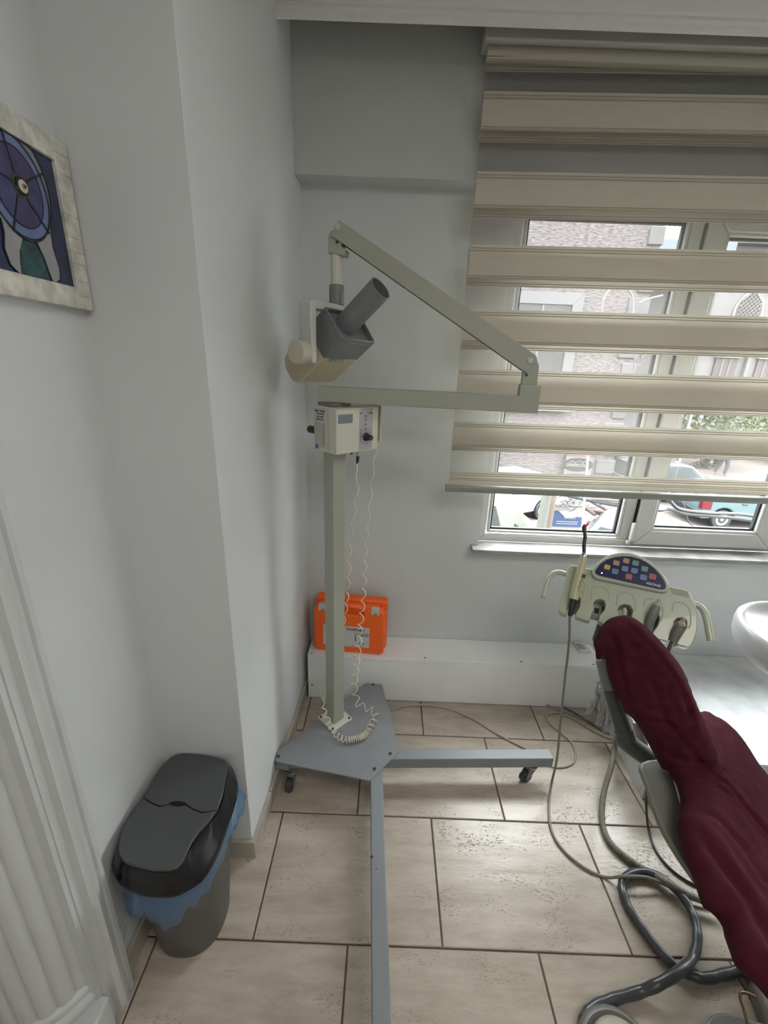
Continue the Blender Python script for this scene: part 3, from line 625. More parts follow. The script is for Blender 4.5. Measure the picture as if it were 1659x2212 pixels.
loft([([r * .95 for r in bot], .0015), (bot, .012), ([b * .55 + t * .45 for b, t in zip(bot, topR)], .17), (topR, .345)], *bc, capt=False).build('bin_body', binm, bin_, angle=60)
def tz(L, z): return [tuple(at(200 + x / 3.393, 1560 + y / 3.393, z=z))[:2] for x, y in L]
rimP = smoothR([min(r, 9) for r in resamp(tz([(600, 225), (520, 290), (330, 520), (175, 750), (130, 900), (140, 1080), (210, 1170), (350, 1235), (600, 1245), (800, 1130), (910, 950), (1000, 700), (1060, 500), (1062, 420), (1020, 310), (950, 250), (800, 215)], .365), *bc)], 1)
topP = resamp(tz([(600, 215), (540, 270), (480, 390), (385, 560), (245, 720), (190, 900), (195, 980), (240, 1025), (430, 1072), (630, 1070), (675, 1000), (690, 930), (780, 800), (870, 700), (915, 640), (955, 540), (985, 330), (1000, 290), (960, 262), (840, 228), (700, 212)], .412), *bc)
topP = smoothR(topP, 1)
rimP = [min(r, .121 / abs(cos(2 * pi * k / 64)) if cos(2 * pi * k / 64) < -.2 else r) for k, r in enumerate(rimP)]
topP = [min(t, r - .006) for t, r in zip(topP, rimP)]
loft([([r - .004 for r in rimP], .343), (rimP, .345), (rimP, .358), ([r - .005 for r in rimP], .364), ([r * .35 + t * .65 + .003 for r, t in zip(rimP, topP)], .385), ([t + .001 for t in topP], .402)], *bc, capt=True).build('lid_frame', lidb, bin_, angle=50)
# two flaps with a wavy seam between them
seam = [tuple(at(200 + x / 3.393, 1560 + y / 3.393, z=.414))[:2] for x, y in ((385, 565), (440, 600), (500, 620), (560, 605), (620, 590), (680, 605), (740, 640), (800, 662), (860, 655), (915, 642))]
tp = [(bc[0] + topP[k] * cos(2 * pi * k / 64), bc[1] + topP[k] * sin(2 * pi * k / 64)) for k in range(64)]
sy = (seam[0][1] + seam[-1][1]) / 2
def side(p):
    (x1, y1), (x2, y2) = seam[0], seam[-1]; return (x2 - x1) * (p[1] - y1) - (y2 - y1) * (p[0] - x1)
backP = [p for p in tp if side(p) > .0006]; frontP = [p for p in tp if side(p) < -.0006]
def start_at(P, first):   # rotate the ring so that it begins nearest to first
    i = min(range(len(P)), key=lambda i: (P[i][0] - first[0]) ** 2 + (P[i][1] - first[1]) ** 2); return P[i:] + P[:i]
ym = lambda p: .404 + .014 * (1 - ((p[1] - bc[1]) / .16) ** 2) - .0045 * math.exp(-((p[1] - sy + .035) / .022) ** 2) + .002 * math.exp(-((p[1] - sy - .03) / .02) ** 2)
def flap(P, sm, name):
    Q = P + sm; mb = MB(); n = len(Q); pts = [V(p) for p in Q]
    for i in range(9):
        for j in range(12):
            q = V((-.56 + .026 * i, .56 + .028 * j))
            c = False
            for k in range(n):
                a, b = pts[k], pts[k - 1]
                if (a.y > q.y) != (b.y > q.y) and q.x < (b.x - a.x) * (q.y - a.y) / (b.y - a.y) + a.x: c = not c
            if c and min((q - p).length for p in pts[:n]) > .006: pts.append(q)
    vo, eo, fo_, *_ = delaunay_2d_cdt(pts, [(k, (k + 1) % n) for k in range(n)], [], 1, 1e-6); N = len(vo)
    vs = [(q.x, q.y, ym(q)) for q in vo] + [(q.x, q.y, ym(q) - .010) for q in vo]
    ed = {}
    for f in fo_:
        for k in range(3): e = (f[k], f[(k + 1) % 3]); ed[e] = 1
    fs = [tuple(f) for f in fo_] + [tuple(i + N for i in f[::-1]) for f in fo_] + [(a, b, b + N, a + N) for a, b in ed if (b, a) not in ed]
    return mb.add(vs, fs).build(name, lidm, bin_, angle=60, bevel=.0015)
bs = start_at(backP, seam[-1]); bs = [p for p in bs if (V(p) - V(seam[0])).length > .005 and (V(p) - V(seam[-1])).length > .005]
flap(bs, [(x, y + .001) for x, y in seam], 'rear_flap')
fs_ = start_at(frontP, seam[0]); fs_ = [p for p in fs_ if (V(p) - V(seam[0])).length > .005 and (V(p) - V(seam[-1])).length > .005]
flap(fs_, [(x, y - .002) for x, y in seam[::-1]], 'front_flap')
sc_ = at(200 + 625 / 3.393, 1560 + 606 / 3.393, z=.414)
MB().prism(circ(sc_.x, sc_.y, .020, 24, .0055), ym(sc_) - .006, ym(sc_) + .0012).build('finger_slot', lidb, bin_, smooth=False)
# liner
dr = lerp_tab([(0, .045), (20, .05), (45, .05), (80, .03), (150, .03), (175, .06), (195, .15), (222, .150), (240, .125), (252, .095), (266, .110), (280, .122), (300, .080), (330, .055), (360, .045)])
ou = lerp_tab([(0, .012), (20, .022), (40, .028), (60, .014), (100, .002), (170, .000), (200, .002), (230, .012), (290, .014), (330, .010), (360, .012)])
n = 192; LR = [topR[(k // 3) % 64] * (1 - (k % 3) / 3) + topR[(k // 3 + 1) % 64] * (k % 3) / 3 for k in range(n)]
rings = []
for j in range(9):
    t = j / 8; R = []; Zs = []
    for k in range(n):
        dg = 360 * k / n; d = dr(dg) + .008 * sin(k * .55) * sin(k * .21); nz = NZ.noise(V((k * .22, t * 3, 1.3))) * .008 * (t ** .6) + .003 * sin(k * .9 + 2 * t) * t
        r = LR[k] + .003 + ou(dg) * sin(pi * min(t * .8 + .1, 1)) + max(nz, -.002)
        c_a = cos(2 * pi * k / n)
        if c_a < -.05: r = min(r, (.119) / -c_a)
        R.append(r); Zs.append(.352 - d * t)
    rings.append((R, Zs))
loft(rings, *bc, capb=False, capt=False).build('bin_liner', bag_mat('blue_plastic_film', (.16, .30, .50), .36), bin_, angle=180)
# ================================================================== DELIVERY UNIT (tray)
ya = radians(29); tu = V((cos(ya), -sin(ya), 0)); hN = V((-sin(ya), -cos(ya), 0))
tn = (cos(radians(42)) * hN + sin(radians(42)) * Z3).normalized(); tv = tn.cross(tu); tv = tv if tv.z > 0 else -tv
To = at(1350, 1300, y=1.195); FT = FR(To, tu, tv, tn)
def tp_(L, off=0): return [FT.px(1180 + x / 4.366, 1160 + y / 4.366, off) for x, y in L]
un = thing('delivery_unit', tuple(To + V((0, .04, -.2))), 'cream dental delivery head with navy button panel, two grab handles and grey arm', 'dental unit')
body = [(235, 262), (215, 275), (195, 310), (178, 400), (120, 660), (117, 690), (130, 712), (190, 733), (196, 690), (235, 590), (262, 545), (300, 545), (322, 590), (312, 660), (275, 720), (272, 750), (395, 792), (412, 785),
        (430, 720), (448, 670), (442, 625), (465, 592), (505, 585), (548, 600), (560, 640), (545, 690), (500, 740), (490, 790), (540, 825), (620, 850), (665, 855), (672, 800), (690, 730), (670, 690), (690, 650), (735, 632), (790, 645), (818, 690), (805, 740), (770, 800), (765, 880),
        (850, 905), (935, 925), (950, 850), (945, 790), (955, 735), (1000, 700), (1050, 705), (1070, 760), (1050, 830), (1000, 900), (1000, 950), (1150, 990), (1170, 940), (1215, 850), (1205, 800), (1235, 765), (1290, 760), (1325, 790), (1322, 850), (1270, 930), (1225, 1000), (1240, 1018), (1335, 1043), (1365, 1030), (1400, 960),
        (1425, 880), (1428, 720), (1412, 640), (1345, 515), (1325, 500), (1165, 465), (430, 300)]
tb = MB().prism(tp_(body), -.048, 0, FT).build('tray_body', creamd, un, bevel=.005, seg=3, angle=60)
MB().box(tp_([(250, 600)])[0][0], tp_([(1400, 700)])[0][0] - .01, FT.px(1330, 1345)[1] + .004, FT.px(1345, 1262)[1], -.070, -.0485, FT).build('tray_back', creamd, un, bevel=.004)
dome = [(425, 335), (440, 290), (480, 245), (530, 204), (600, 168), (670, 151), (740, 147), (800, 153), (860, 170), (930, 203), (1000, 250), (1060, 305), (1110, 365), (1148, 425), (1160, 475), (1150, 508), (1120, 526), (1075, 523), (470, 396), (438, 370)]
MB().prism(tp_(dome, .010), -.03, .014, FT).build('panel_housing', creamd, un, bevel=.006, seg=4, angle=60)
navy = mat('navy_panel_film', (.012, .018, .065), .25, coat=.3)
nv = [(458, 330), (470, 305), (510, 255), (570, 215), (640, 192), (720, 182), (800, 186), (880, 206), (950, 242), (1020, 296), (1080, 362), (1118, 425), (1130, 465), (1122, 492), (1095, 499), (1060, 495), (500, 366), (468, 350)]
FTp = FR(FT(0, 0, .014), tu, tv, tn)
def tq(x, y, off=0): return FTp.px(1180 + x / 4.366, 1160 + y / 4.366, off)
pn = MB().prism([tq(x, y) for x, y in nv], .0001, .0008, FTp).build('button_panel', navy, un)
bcol = {'y': (.62, .36, .05), 'o': (.52, .20, .11), 'g': (.04, .28, .22), 'b': (.075, .17, .48), 'r': (.46, .04, .06)}
rimm = mat('button_rim_print', (.50, .46, .44), .5)
for i, (x, y, c) in enumerate([(575, 285, 'y'), (661, 246, 'o'), (755, 226, 'o'), (842, 247, 'g'), (928, 301, 'g'), (649, 325, 'b'), (743, 300, 'b'), (832, 319, 'b'), (779, 375, 'r'), (917, 382, 'b'), (1003, 374, 'r')]):
    a, b = tq(x, y); q_ = .0086; ang = radians(-2)
    MB().prism([(a + px_, b + py_) for px_, py_ in rrect(-q_, q_, -q_ * .95, q_ * .95, .003)], .0009, .0013, FTp).build('button_rim', rimm, pn)
    bm = mat('button_' + c, bcol[c], .4)
    MB().prism([(a + px_, b + py_) for px_, py_ in rrect(-q_ * .86, q_ * .86, -q_ * .8, q_ * .8, .0024)], .0013, .0018, FTp).build('button', bm, pn)
    sy_ = MB(); w_ = .0006
    G = lambda P: [FTp(a + px_ * .001, b + py_ * .001, .0019) for px_, py_ in P]
    k = i % 4
    if c in 'yo': sy_.tube(G([(2.2 * cos(t / 12 * 2 * pi), 2.2 * sin(t / 12 * 2 * pi)) for t in range(12)]), .0004, 4, closed=True)
    elif c == 'g': sy_.tube(G([(-2.5, 3), (-2, -2), (2, -3), (2.6, 2), (-1, 2)]), .0004, 4)
    elif c == 'b': sy_.tube(G([(-3, -2), (0, 1.5), (3, -2)] if k % 2 else [(-3, 2), (0, -1), (3, 2)]), .0005, 4); sy_.tube(G([(-3, -3.5), (3, -3.5)]), .0004, 4)
    else: sy_.tube(G([(-3, 0), (3, 0)] if x > 900 else [(-2.5, -2.5), (2.5, 2.5), (2.5, -2.5), (-2.5, 2.5)]), .0006, 4)
    sy_.build('button_symbol', rimm, pn)
a, b = tq(524, 341); MB().lathe([(.0022, 0), (.0022, .0008), (.001, .0014)], FR(FTp(a, b, .0008), tu, tv, tn), 14).build('power_light', mat('lit_led', (1, .5, .5), .3, emit=(1, .35, .4, 3)), pn)
a, b = tq(1010, 450); tdir = (FTp(*tq(1070, 466)) - FTp(*tq(950, 438))).normalized()
text('panel_text', 'ADONIS', FR(FTp(a, b, .001), tdir, tn.cross(tdir), tn), .0105, wht, pn, bold=.0002)
for cxy in ([(262, 400), (330, 400), (362, 440), (365, 520), (345, 600), (325, 625)], [(428, 600), (425, 520), (445, 480), (500, 466), (560, 485), (592, 530), (598, 600), (580, 650), (560, 665)], [(665, 650), (670, 575), (690, 540), (745, 523), (800, 540), (835, 590), (843, 660), (838, 700)],
            [(920, 640), (930, 605), (965, 583), (1010, 583)], [(1095, 650), (1097, 740), (1085, 780), (1065, 800)], [(1190, 700), (1195, 640), (1230, 615), (1290, 625), (1340, 665), (1362, 730), (1360, 820), (1340, 862)]):
    MB().tube(spline([FT(*FT.px(1180 + x / 4.366, 1160 + y / 4.366, 0), 0) for x, y in cxy], 6), .0017, 8).build('groove_rim', creamd, tb)
for (x0, y0, x1, y1) in ((232, 275, 425, 312), (1168, 478, 1330, 512)):
    for i in range(4):
        dx, dy = i * (-4 if x0 < 500 else 8), i * 17
        MB().tube([FT.p3(1180 + (x0 + dx + (0 if x0 < 500 else 0)) / 4.366, 1160 + (y0 + dy) / 4.366, .0004), FT.p3(1180 + (x1 + (-10 if x0 < 500 else 10) * i * .6) / 4.366, 1160 + (y1 + dy) / 4.366, .0004)], .0022, 8).build('shoulder_ridge', creamd, tb)
hdl = [(1228, 1243), (1212, 1237), (1198, 1238), (1186, 1250), (1179, 1268), (1173, 1291)]
MB().tube(spline([FT.p3(x, y, -.022) for x, y in hdl], 6), .0092, 14).build('handle', creamd, un, bevel=.002)
hdr = [(1497, 1304), (1510, 1309), (1521, 1322), (1528, 1345), (1532, 1368), (1536, 1386)]
MB().tube(spline([FT.p3(x, y, -.022) for x, y in hdr], 6), .0100, 14).build('handle', creamd, un, bevel=.002)
garm = mat('unit_arm_grey', (.075, .082, .075), .4)
A1, A2, A3 = at(1303, 1425, y=1.17), at(1316, 1480, y=1.12), at(1352, 1592, y=1.04)
t1 = FT(-.02, -.045, -.03); t1 = at(1296, 1395, y=1.19)
MB().tube([FT(-.04, -.02, -.05), t1 + V((0, .02, .01)), A1], .017, 18).build('tray_neck', garm, un)
MB().tube([A1, A2], .024, 24).build('upper_arm', mat('unit_arm_light', (.24, .25, .235), .4), un, bevel=.002)
MB().tube([A2 + (A3 - A2) * .002, A3], [.0215, .026], 24).build('lower_arm', garm, un, bevel=.002)
jd = (A3 - A2).normalized()
MB().tube([A2 - jd * .012, A2 + jd * .012], .0235, 24).build('arm_ring', mat('unit_arm_light'), un, bevel=.002)
E1, E2, E3 = at(1354, 1602, y=1.035), at(1405, 1638, y=1.0), at(1480, 1668, y=.95)
MB().tube(spline([A3 - jd * .022, A3, E1, E2, E3], 6), .029, 20).build('swing_arm', garm, un)
MB().tube([at(1378, 1560, y=1.10), at(1392, 1625, y=1.05)], .016, 18).build('arm_stub', mat('unit_stub', (.33, .30, .27), .5), un, bevel=.002)
# handpieces
def hp(px, py, off): return FT.p3(px, py, off)
def cq(x, y, off): return FT.p3(1180 + x / 4.366, 1160 + y / 4.366, off)
cl = thing('curing_light', tuple(cq(270, 560, .012)), 'cream curing light with curved black tip and red cap in the leftmost tray slot', 'curing light')
MB().tube([cq(258, 590, .014), cq(290, 450, .022), cq(320, 340, .030), cq(345, 240, .037), cq(352, 190, .040)], [.0138, .0146, .0138, .0112, .0088], 24).build('light_body', mat('ivory_handle', (.50, .48, .30), .35), cl, bevel=.001)
MB().tube([cq(222, 745, .004), cq(238, 690, .008), cq(257, 594, .0138)], [.007, .0095, .0125], 20).build('end_sleeve', blk, cl)
MB().tube([cq(352, 188, .0401), cq(355, 160, .042), cq(356, 148, .043)], [.0085, .0085, .006], 20).build('metal_collar', chrome, cl)
tipd = [cq(356, 147, .043), hp(1262, 1175, .05), hp(1264, 1158, .056), hp(1262, 1146, .06)]
MB().tube(spline(tipd, 6), .0058, 14).build('light_guide', blk, cl)
MB().tube([hp(1262, 1145.5, .06), hp(1262, 1139, .062), hp(1263, 1133, .064)], [.0070, .0074, .004], 16).build('tip_cap', mat('red_rubber', (.13, .010, .016), .5), cl)
cdv = (cq(352, 190, .04) - cq(258, 590, .014)).normalized(); cdn = (EYE - cq(330, 380, .03)).normalized(); cdu = cdv.cross(cdn).normalized(); cdn = cdu.cross(cdv)
c0 = cq(340, 372, .0275)
FDp = FR(c0, cdu, cdv, cdn)
MB().box(-.0095, .0095, -.006, .007, .0085, .0128, FDp).build('display', mat('display_grey', (.05, .065, .055), .3), cl, bevel=.001)
gb = mat('green_button', (.22, .24, .06), .5)
for i, r_ in enumerate((.0035, .0030, .0028, .0030, .0022)):
    MB().lathe([(r_, .008), (r_, .0148), (r_ * .6, .0152)], FR(FDp(.001 * (-1) ** i - .0005 * i, -.0145 - .0085 * i, 0), cdu, cdv, cdn), 14).build('key', gb, cl)
lg = mat('handpiece_grey', (.17, .175, .16), .4)
h1 = thing('tray_handpiece', tuple(cq(1010, 750, .01)), 'slim grey handpiece holster with open steel nozzle, fourth slot from the left', 'handpiece', )
MB().tube([cq(935, 910, .0), cq(975, 800, .012), cq(1010, 720, .020), cq(1035, 675, .024), cq(1042, 655, .026)], [.0105, .0125, .0135, .0115, .0100], 22).build('handpiece_body', lg, h1)
MB().tube([cq(1042, 653, .0262), cq(1052, 630, .028), cq(1056, 625, .0285), cq(1070, 588, .031), cq(1070, 588, .031) - (cq(1070, 588, .031) - cq(1056, 625, .0285)) * .3], [.0095, .0090, .0062, .0055, .0035], 18).build('nozzle', mat('nozzle_grey', (.36, .36, .31), .3), h1)
h2 = thing('tray_handpiece', tuple(cq(1250, 850, .01)), 'grey and tan handpiece with hose hanging from the rightmost tray slot', 'handpiece')
MB().tube([cq(1185, 985, .0), cq(1225, 900, .010), cq(1265, 840, .018)], [.0095, .0125, .0130], 22).build('handpiece_body', lg, h2)
MB().tube([cq(1266, 838, .0183), cq(1275, 815, .021), cq(1283, 800, .022), cq(1300, 763, .026), cq(1292, 778, .0245)], [.0122, .0118, .0068, .0058, .0036], 18).build('nozzle', mat('nozzle_tan', (.33, .25, .19), .4), h2)
MB().tube(spline([cq(1183, 990, -.001), cq(1165, 1035, -.008), cq(1148, 1090, -.02), hp(1438, 1418, -.05), hp(1425, 1450, -.09)], 6), .0052, 12).build('hose', mat('hose_dark', (.10, .10, .085), .5), h2)
mb = MB().tube([cq(725, 800, -.004), cq(735, 740, .004), cq(742, 690, .010), cq(738, 668, .012)], [.006, .0065, .0065, .004], 12)
tag(mb.build('syringe_lever', mat('lever_ivory', (.50, .48, .40), .4)), 'small ivory lever tip standing in the middle tray slot', 'lever')
tag(MB().tube([cq(470, 720, -.01), cq(478, 672, -.004)], [.0062, .0070], 14).build('handpiece_plug', blk), 'short black plug sitting in the second tray slot', 'plug')
# ================================================================== CHAIR
ch = thing('dental_chair', tuple(at(1560, 1900, z=0)), 'dental chair under burgundy fabric covers with pale shell back, at the right edge', 'dental chair')
pA = plane3(at(1345, 1345, y=1.11), at(1300, 1410, y=1.08), at(1530, 1640, y=.88))
hA = [(1340, 1330), (1356, 1330), (1376, 1339), (1400, 1358), (1425, 1383), (1450, 1412), (1472, 1441), (1487, 1475), (1500, 1510), (1518, 1550), (1536, 1590), (1546, 1620), (1547, 1642), (1533, 1660), (1508, 1668), (1480, 1671), (1455, 1668), (1432, 1662), (1425, 1652), (1405, 1615), (1392, 1590), (1377, 1566), (1362, 1548), (1348, 1538), (1340, 1515), (1333, 1510), (1322, 1485), (1312, 1455), (1309, 1430), (1306, 1416), (1296, 1422), (1288, 1424), (1286, 1405), (1282, 1388), (1296, 1362), (1306, 1345), (1320, 1335)]
def wrk(amp, dirx, diry, f, seed):
    def g(a, b):
        t = a * dirx + b * diry; w_ = NZ.noise(V((a * 9, b * 9, seed)))
        s_ = b * dirx - a * diry
        c1 = 1 - abs(NZ.noise(V((t * 16, s_ * 5, seed + 3)))) * 2.2; c2 = 1 - abs(NZ.noise(V((t * 30 + 2 * w_, s_ * 9, seed + 9)))) * 2.2
        return amp * (.5 * max(c1, 0) ** 3 + .32 * max(c2, 0) ** 3 + .5 * NZ.noise(V((t * 7, s_ * 5, seed))))
    return g
def creased(g, F, lines):
    C_ = [([V(F.px(*p)) for p in L], w_, d_) for L, w_, d_ in lines]
    def h(a, b):
        q = V((a, b)); z = g(a, b)
        for P, w_, d_ in C_:
            best = 9
            for p0, p1 in zip(P, P[1:]):
                e = p1 - p0; t = max(0, min(1, (q - p0).dot(e) / e.dot(e))); best = min(best, (q - p0 - e * t).length)
            z -= d_ * math.exp(-(best / w_) ** 2) - d_ * .45 * math.exp(-((best - 2.2 * w_) / w_) ** 2)
        return z
    return h
def S2(L, n=3):      # smooth closed outline
    P = [V((x, y, 0)) for x, y in L]; out = []; m = len(P)
    for i in range(m):
        a, b, c, d = P[i - 1], P[i], P[(i + 1) % m], P[(i + 2) % m]
        for k in range(n):
            t = k / n; q = .5 * ((2 * b) + (c - a) * t + (2 * a - 5 * b + 4 * c - d) * t * t + (3 * b - a - 3 * c + d) * t ** 3); out.append((q.x, q.y))
    return out
pillow(S2([pA.px(*p) for p in hA]), pA, .058, .035, .055, .0072, creased(wrk(.009, .8, .6, 60, 2.1), pA, [([(1345, 1345), (1400, 1400), (1450, 1470), (1480, 1540)], .008, .007), ([(1318, 1375), (1335, 1450), (1350, 1530)], .008, .007), ([(1352, 1440), (1385, 1415), (1420, 1410)], .008, .0065), ([(1400, 1470), (1420, 1540), (1470, 1600), (1500, 1640)], .008, .0065), ([(1370, 1540), (1440, 1560), (1480, 1530)], .008, .007), ([(1440, 1600), (1480, 1560), (1470, 1500)], .008, .0065), ([(1395, 1590), (1450, 1625), (1520, 1640)], .008, .0065)])).build('headrest_cover', burg, ch, angle=180)
pB = plane3(at(1480, 1600, y=.96), at(1700, 1640, y=1.00), at(1600, 2050, y=.50))
hB = [(1440, 1600), (1505, 1540), (1532, 1550), (1562, 1568), (1590, 1595), (1612, 1624), (1640, 1668), (1665, 1700), (1720, 1790), (1760, 1900), (1790, 2050), (1800, 2200), (1740, 2210), (1690, 2170), (1660, 2136), (1636, 2115), (1610, 2090), (1594, 2065), (1585, 2040), (1572, 2005), (1568, 1985), (1556, 1972), (1534, 1958), (1520, 1930), (1508, 1895), (1503, 1880), (1490, 1850), (1477, 1810), (1469, 1775), (1475, 1740), (1473, 1705), (1464, 1675), (1450, 1655)]
pillow(S2([pB.px(*p) for p in hB]), pB, .040, .05, .07, .0085, creased(wrk(.0085, .9, -.45, 45, 6.3), pB, [([(1508, 1682), (1545, 1712), (1590, 1765), (1640, 1830), (1700, 1900)], .006, .009), ([(1527, 1668), (1550, 1694)], .004, .005), ([(1485, 1707), (1530, 1720), (1560, 1745)], .005, .004), ([(1478, 1760), (1530, 1790), (1580, 1850), (1620, 1920)], .009, .006), ([(1482, 1800), (1520, 1860), (1590, 1960), (1640, 2060)], .012, .012), ([(1478, 1690), (1500, 1698), (1540, 1690)], .004, .003)])).build('backrest_cover', burg, ch, angle=180)
sh = [(1385, 1648), (1440, 1640), (1500, 1650), (1560, 1720), (1600, 1840), (1610, 1960), (1560, 1955), (1515, 1915), (1492, 1885), (1462, 1842), (1440, 1805), (1425, 1775), (1410, 1735), (1396, 1690)]
pS = FR(pB(0, 0, -.056), pB.u, pB.v, pB.n)
MB().prism(S2([pS.px(*p) for p in sh]), -.014, .002, pS).build('back_shell', mat('chair_shell_plastic', (.17, .17, .145), .45), ch, bevel=.005, seg=3, angle=60)
pC = FR(pB(0, 0, -.048), pB.u, pB.v, pB.n)
MB().prism(S2([pC.px(*p) for p in ((1452, 1664), (1466, 1668), (1472, 1700), (1476, 1742), (1471, 1735), (1462, 1705))]), -.004, .003, pC).build('trim_strip', white, ch)
# floor-standing base hidden below the seat
cb = at(1659, 2150, z=0)
ce0, ce1 = at(1625, 2118, z=.05), at(1672, 2240, z=.05)
MB().prism([(ce1.x, ce1.y), (1.5, .20), (1.5, .70), (ce0.x + .2, ce0.y + .16), (ce0.x, ce0.y)], .002, .05).build('chair_base', mat('base_taupe', (.20, .17, .14), .5), ch, bevel=.01)
MB().prism(rrect(1.05, 1.35, .36, .66, .05), .0905, .34).build('chair_column', shell, ch, bevel=.01)
MB().prism(rrect(.93, 1.62, .16, .72, .06), .3405, .365).build('seat_frame', shell, ch, bevel=.01)
pillow(rrect(.90, 1.66, .12, .74, .10, 8), FR((0, 0, .40), (1, 0, 0), (0, 1, 0), Z3), .055, .033, .08, .03, wrk(.006, .9, .4, 45, 1.3)).build('seat_cover', burg, ch, angle=180)
# cuspidor bowl
bc3 = at(1785, 1385, y=1.12)
FBw = FR((bc3.x, bc3.y, bc3.z), (1, 0, 0), (0, 1, 0), Z3)
bw = thing('spittoon_bowl', (bc3.x, bc3.y, PT), 'round glossy white spittoon bowl on a column at the right edge', 'bowl')
cer = mat('white_ceramic', (.50, .50, .505), .28, coat=.1)
rb = (at(1590, 1400, y=1.12) - at(1752, 1400, y=1.12)).length * .98
MB().lathe([(rb * .25, -.150), (rb * .60, -.128), (rb * .84, -.098), (rb * .955, -.070), (rb * .99, -.045), (rb, -.012), (rb * .99, .004), (rb * .96, .012), (rb * .93, .012), (rb * .90, .004), (rb * .86, -.010), (rb * .70, -.024), (rb * .30, -.034), (.012, -.036)], FBw, 64).build('bowl', cer, bw, angle=70)
zz = bc3.z
MB().lathe([(.075, PT + .0005 - zz), (.065, .03 + PT - zz), (.04, .08 + PT - zz), (.033, .20 + PT - zz), (.033, -.135)], FR((bc3.x + .10, bc3.y + .02, bc3.z), (1, 0, 0), (0, 1, 0), Z3), 40).build('column', mat('unit_column_white', (.55, .55, .54), .3), bw, angle=60)
# ================================================================== CABLES
def cable(name, pts, r, m, label, cat='cable', n=10, grp=None):
    if label == '@cord': return MB().tube(spline(pts, 8), r, n).build(name, m, cl)
    return tag(MB().tube(spline(pts, 8), r, n).build(name, m), label, cat, grp)
hz = mat('hose_grey', (.20, .195, .165), .45); hb2 = mat('hose_charcoal', (.055, .058, .06), .28, bump=.3, bs=60); hk = mat('cord_black', (.03, .03, .03), .4)
beige = mat('cord_beige', (.40, .35, .27), .5)
def fl_(L, z): return [at(x, y, z=z) for x, y in L]
cable('cord', [cq(221, 748, .0035), at(1229, 1390, y=1.24), at(1219, 1480, y=1.22), at(1211, 1560, y=1.19), at(1203, 1640, y=1.16)] + fl_([(1192, 1690)], .03) + fl_([(1186, 1735), (1188, 1780), (1201, 1815), (1228, 1848), (1268, 1878), (1310, 1895)], .0045)
      + fl_([(1350, 1893), (1400, 1896)], .032) + fl_([(1450, 1918), (1485, 1938), (1525, 1949), (1580, 1950)], .012), .0042, hz, '@cord')
hose = fl_([(1330, 1600)], .12) + fl_([(1322, 1650)], .075) + fl_([(1305, 1710)], .03) + fl_([(1300, 1755)], .012) + fl_([(1304, 1790), (1320, 1822), (1352, 1851), (1395, 1880)], .0105) + fl_([(1440, 1905), (1480, 1928)], .030) + fl_([(1520, 1947), (1560, 1960)], .03)
P = spline([at(1336, 1592, y=1.05)] + hose, 8); L = 0; pts = []; rr = []
for a, b in zip(P, P[1:]):
    m_ = max(2, int((b - a).length / .0012))
    for k in range(m_):
        q = a.lerp(b, k / m_); pts.append(q); L += (b - a).length / m_; rr.append(.0090 + .0005 * sin(L * 2 * pi / .0048))
tag(MB().tube(pts, rr, 10).build('corrugated_hose', mat('corrugated_beige', (.20, .19, .15), .5)), 'ribbed beige hose curving from the tray arm down onto the tiles', 'hose')
cable('thin_black_cord', fl_([(1397, 1695)], .14) + fl_([(1396, 1740)], .06) + fl_([(1401, 1790)], .012) + fl_([(1416, 1835), (1444, 1872), (1480, 1900), (1520, 1918), (1570, 1925)], .005), .0038, hk, 'thin black cord dropping from the chair shell and curving over the tiles')
big = fl_([(1680, 2085), (1640, 2088), (1600, 2096), (1560, 2106), (1525, 2113), (1495, 2106), (1462, 2090), (1425, 2055), (1392, 2012), (1362, 1968), (1345, 1925)], .014) + fl_([(1350, 1897), (1380, 1884)], .016) + fl_([(1415, 1890)], .018) + fl_([(1450, 1912), (1480, 1945), (1500, 1985), (1506, 2030), (1496, 2068)], .022) \
    + fl_([(1468, 2098)], .042) + fl_([(1425, 2125)], .040) + fl_([(1380, 2143), (1330, 2157), (1290, 2172), (1268, 2190), (1258, 2215), (1256, 2250)], .016)
cable('foot_control_hose', big, [.0120 + .0005 * sin(i * .9) for i in range(len(spline(big, 8)))], hb2, 'thick charcoal hose coiled in a big loop on the floor', 'hose', 14)
cable('mains_cord', fl_([(846, 1534), (880, 1524), (930, 1524), (975, 1533), (1020, 1552), (1065, 1580), (1105, 1602), (1140, 1620), (1165, 1640), (1192, 1655), (1220, 1656), (1238, 1647), (1243, 1630), (1236, 1606), (1215, 1585), (1192, 1566), (1180, 1550), (1186, 1541), (1205, 1540), (1240, 1553), (1275, 1575), (1310, 1592), (1345, 1600)], .0045), .0040, beige, 'beige cord winding from the x-ray stand past its right leg over the floor')
cable('dark_floor_cord', fl_([(1172, 1517), (1195, 1520), (1225, 1531), (1262, 1552), (1300, 1578), (1340, 1594)], .0045), .0036, mat('cord_grey', (.13, .12, .11), .5), 'dark grey cord lying at the foot of the long low bench', )
cable('grey_floor_cord', fl_([(1180, 1522), (1205, 1533), (1245, 1547), (1285, 1562), (1320, 1580), (1350, 1588)], .012), .0034, mat('cord_pale', (.25, .23, .20), .5), 'pale grey cord crossing over the dark cord beside the bench')
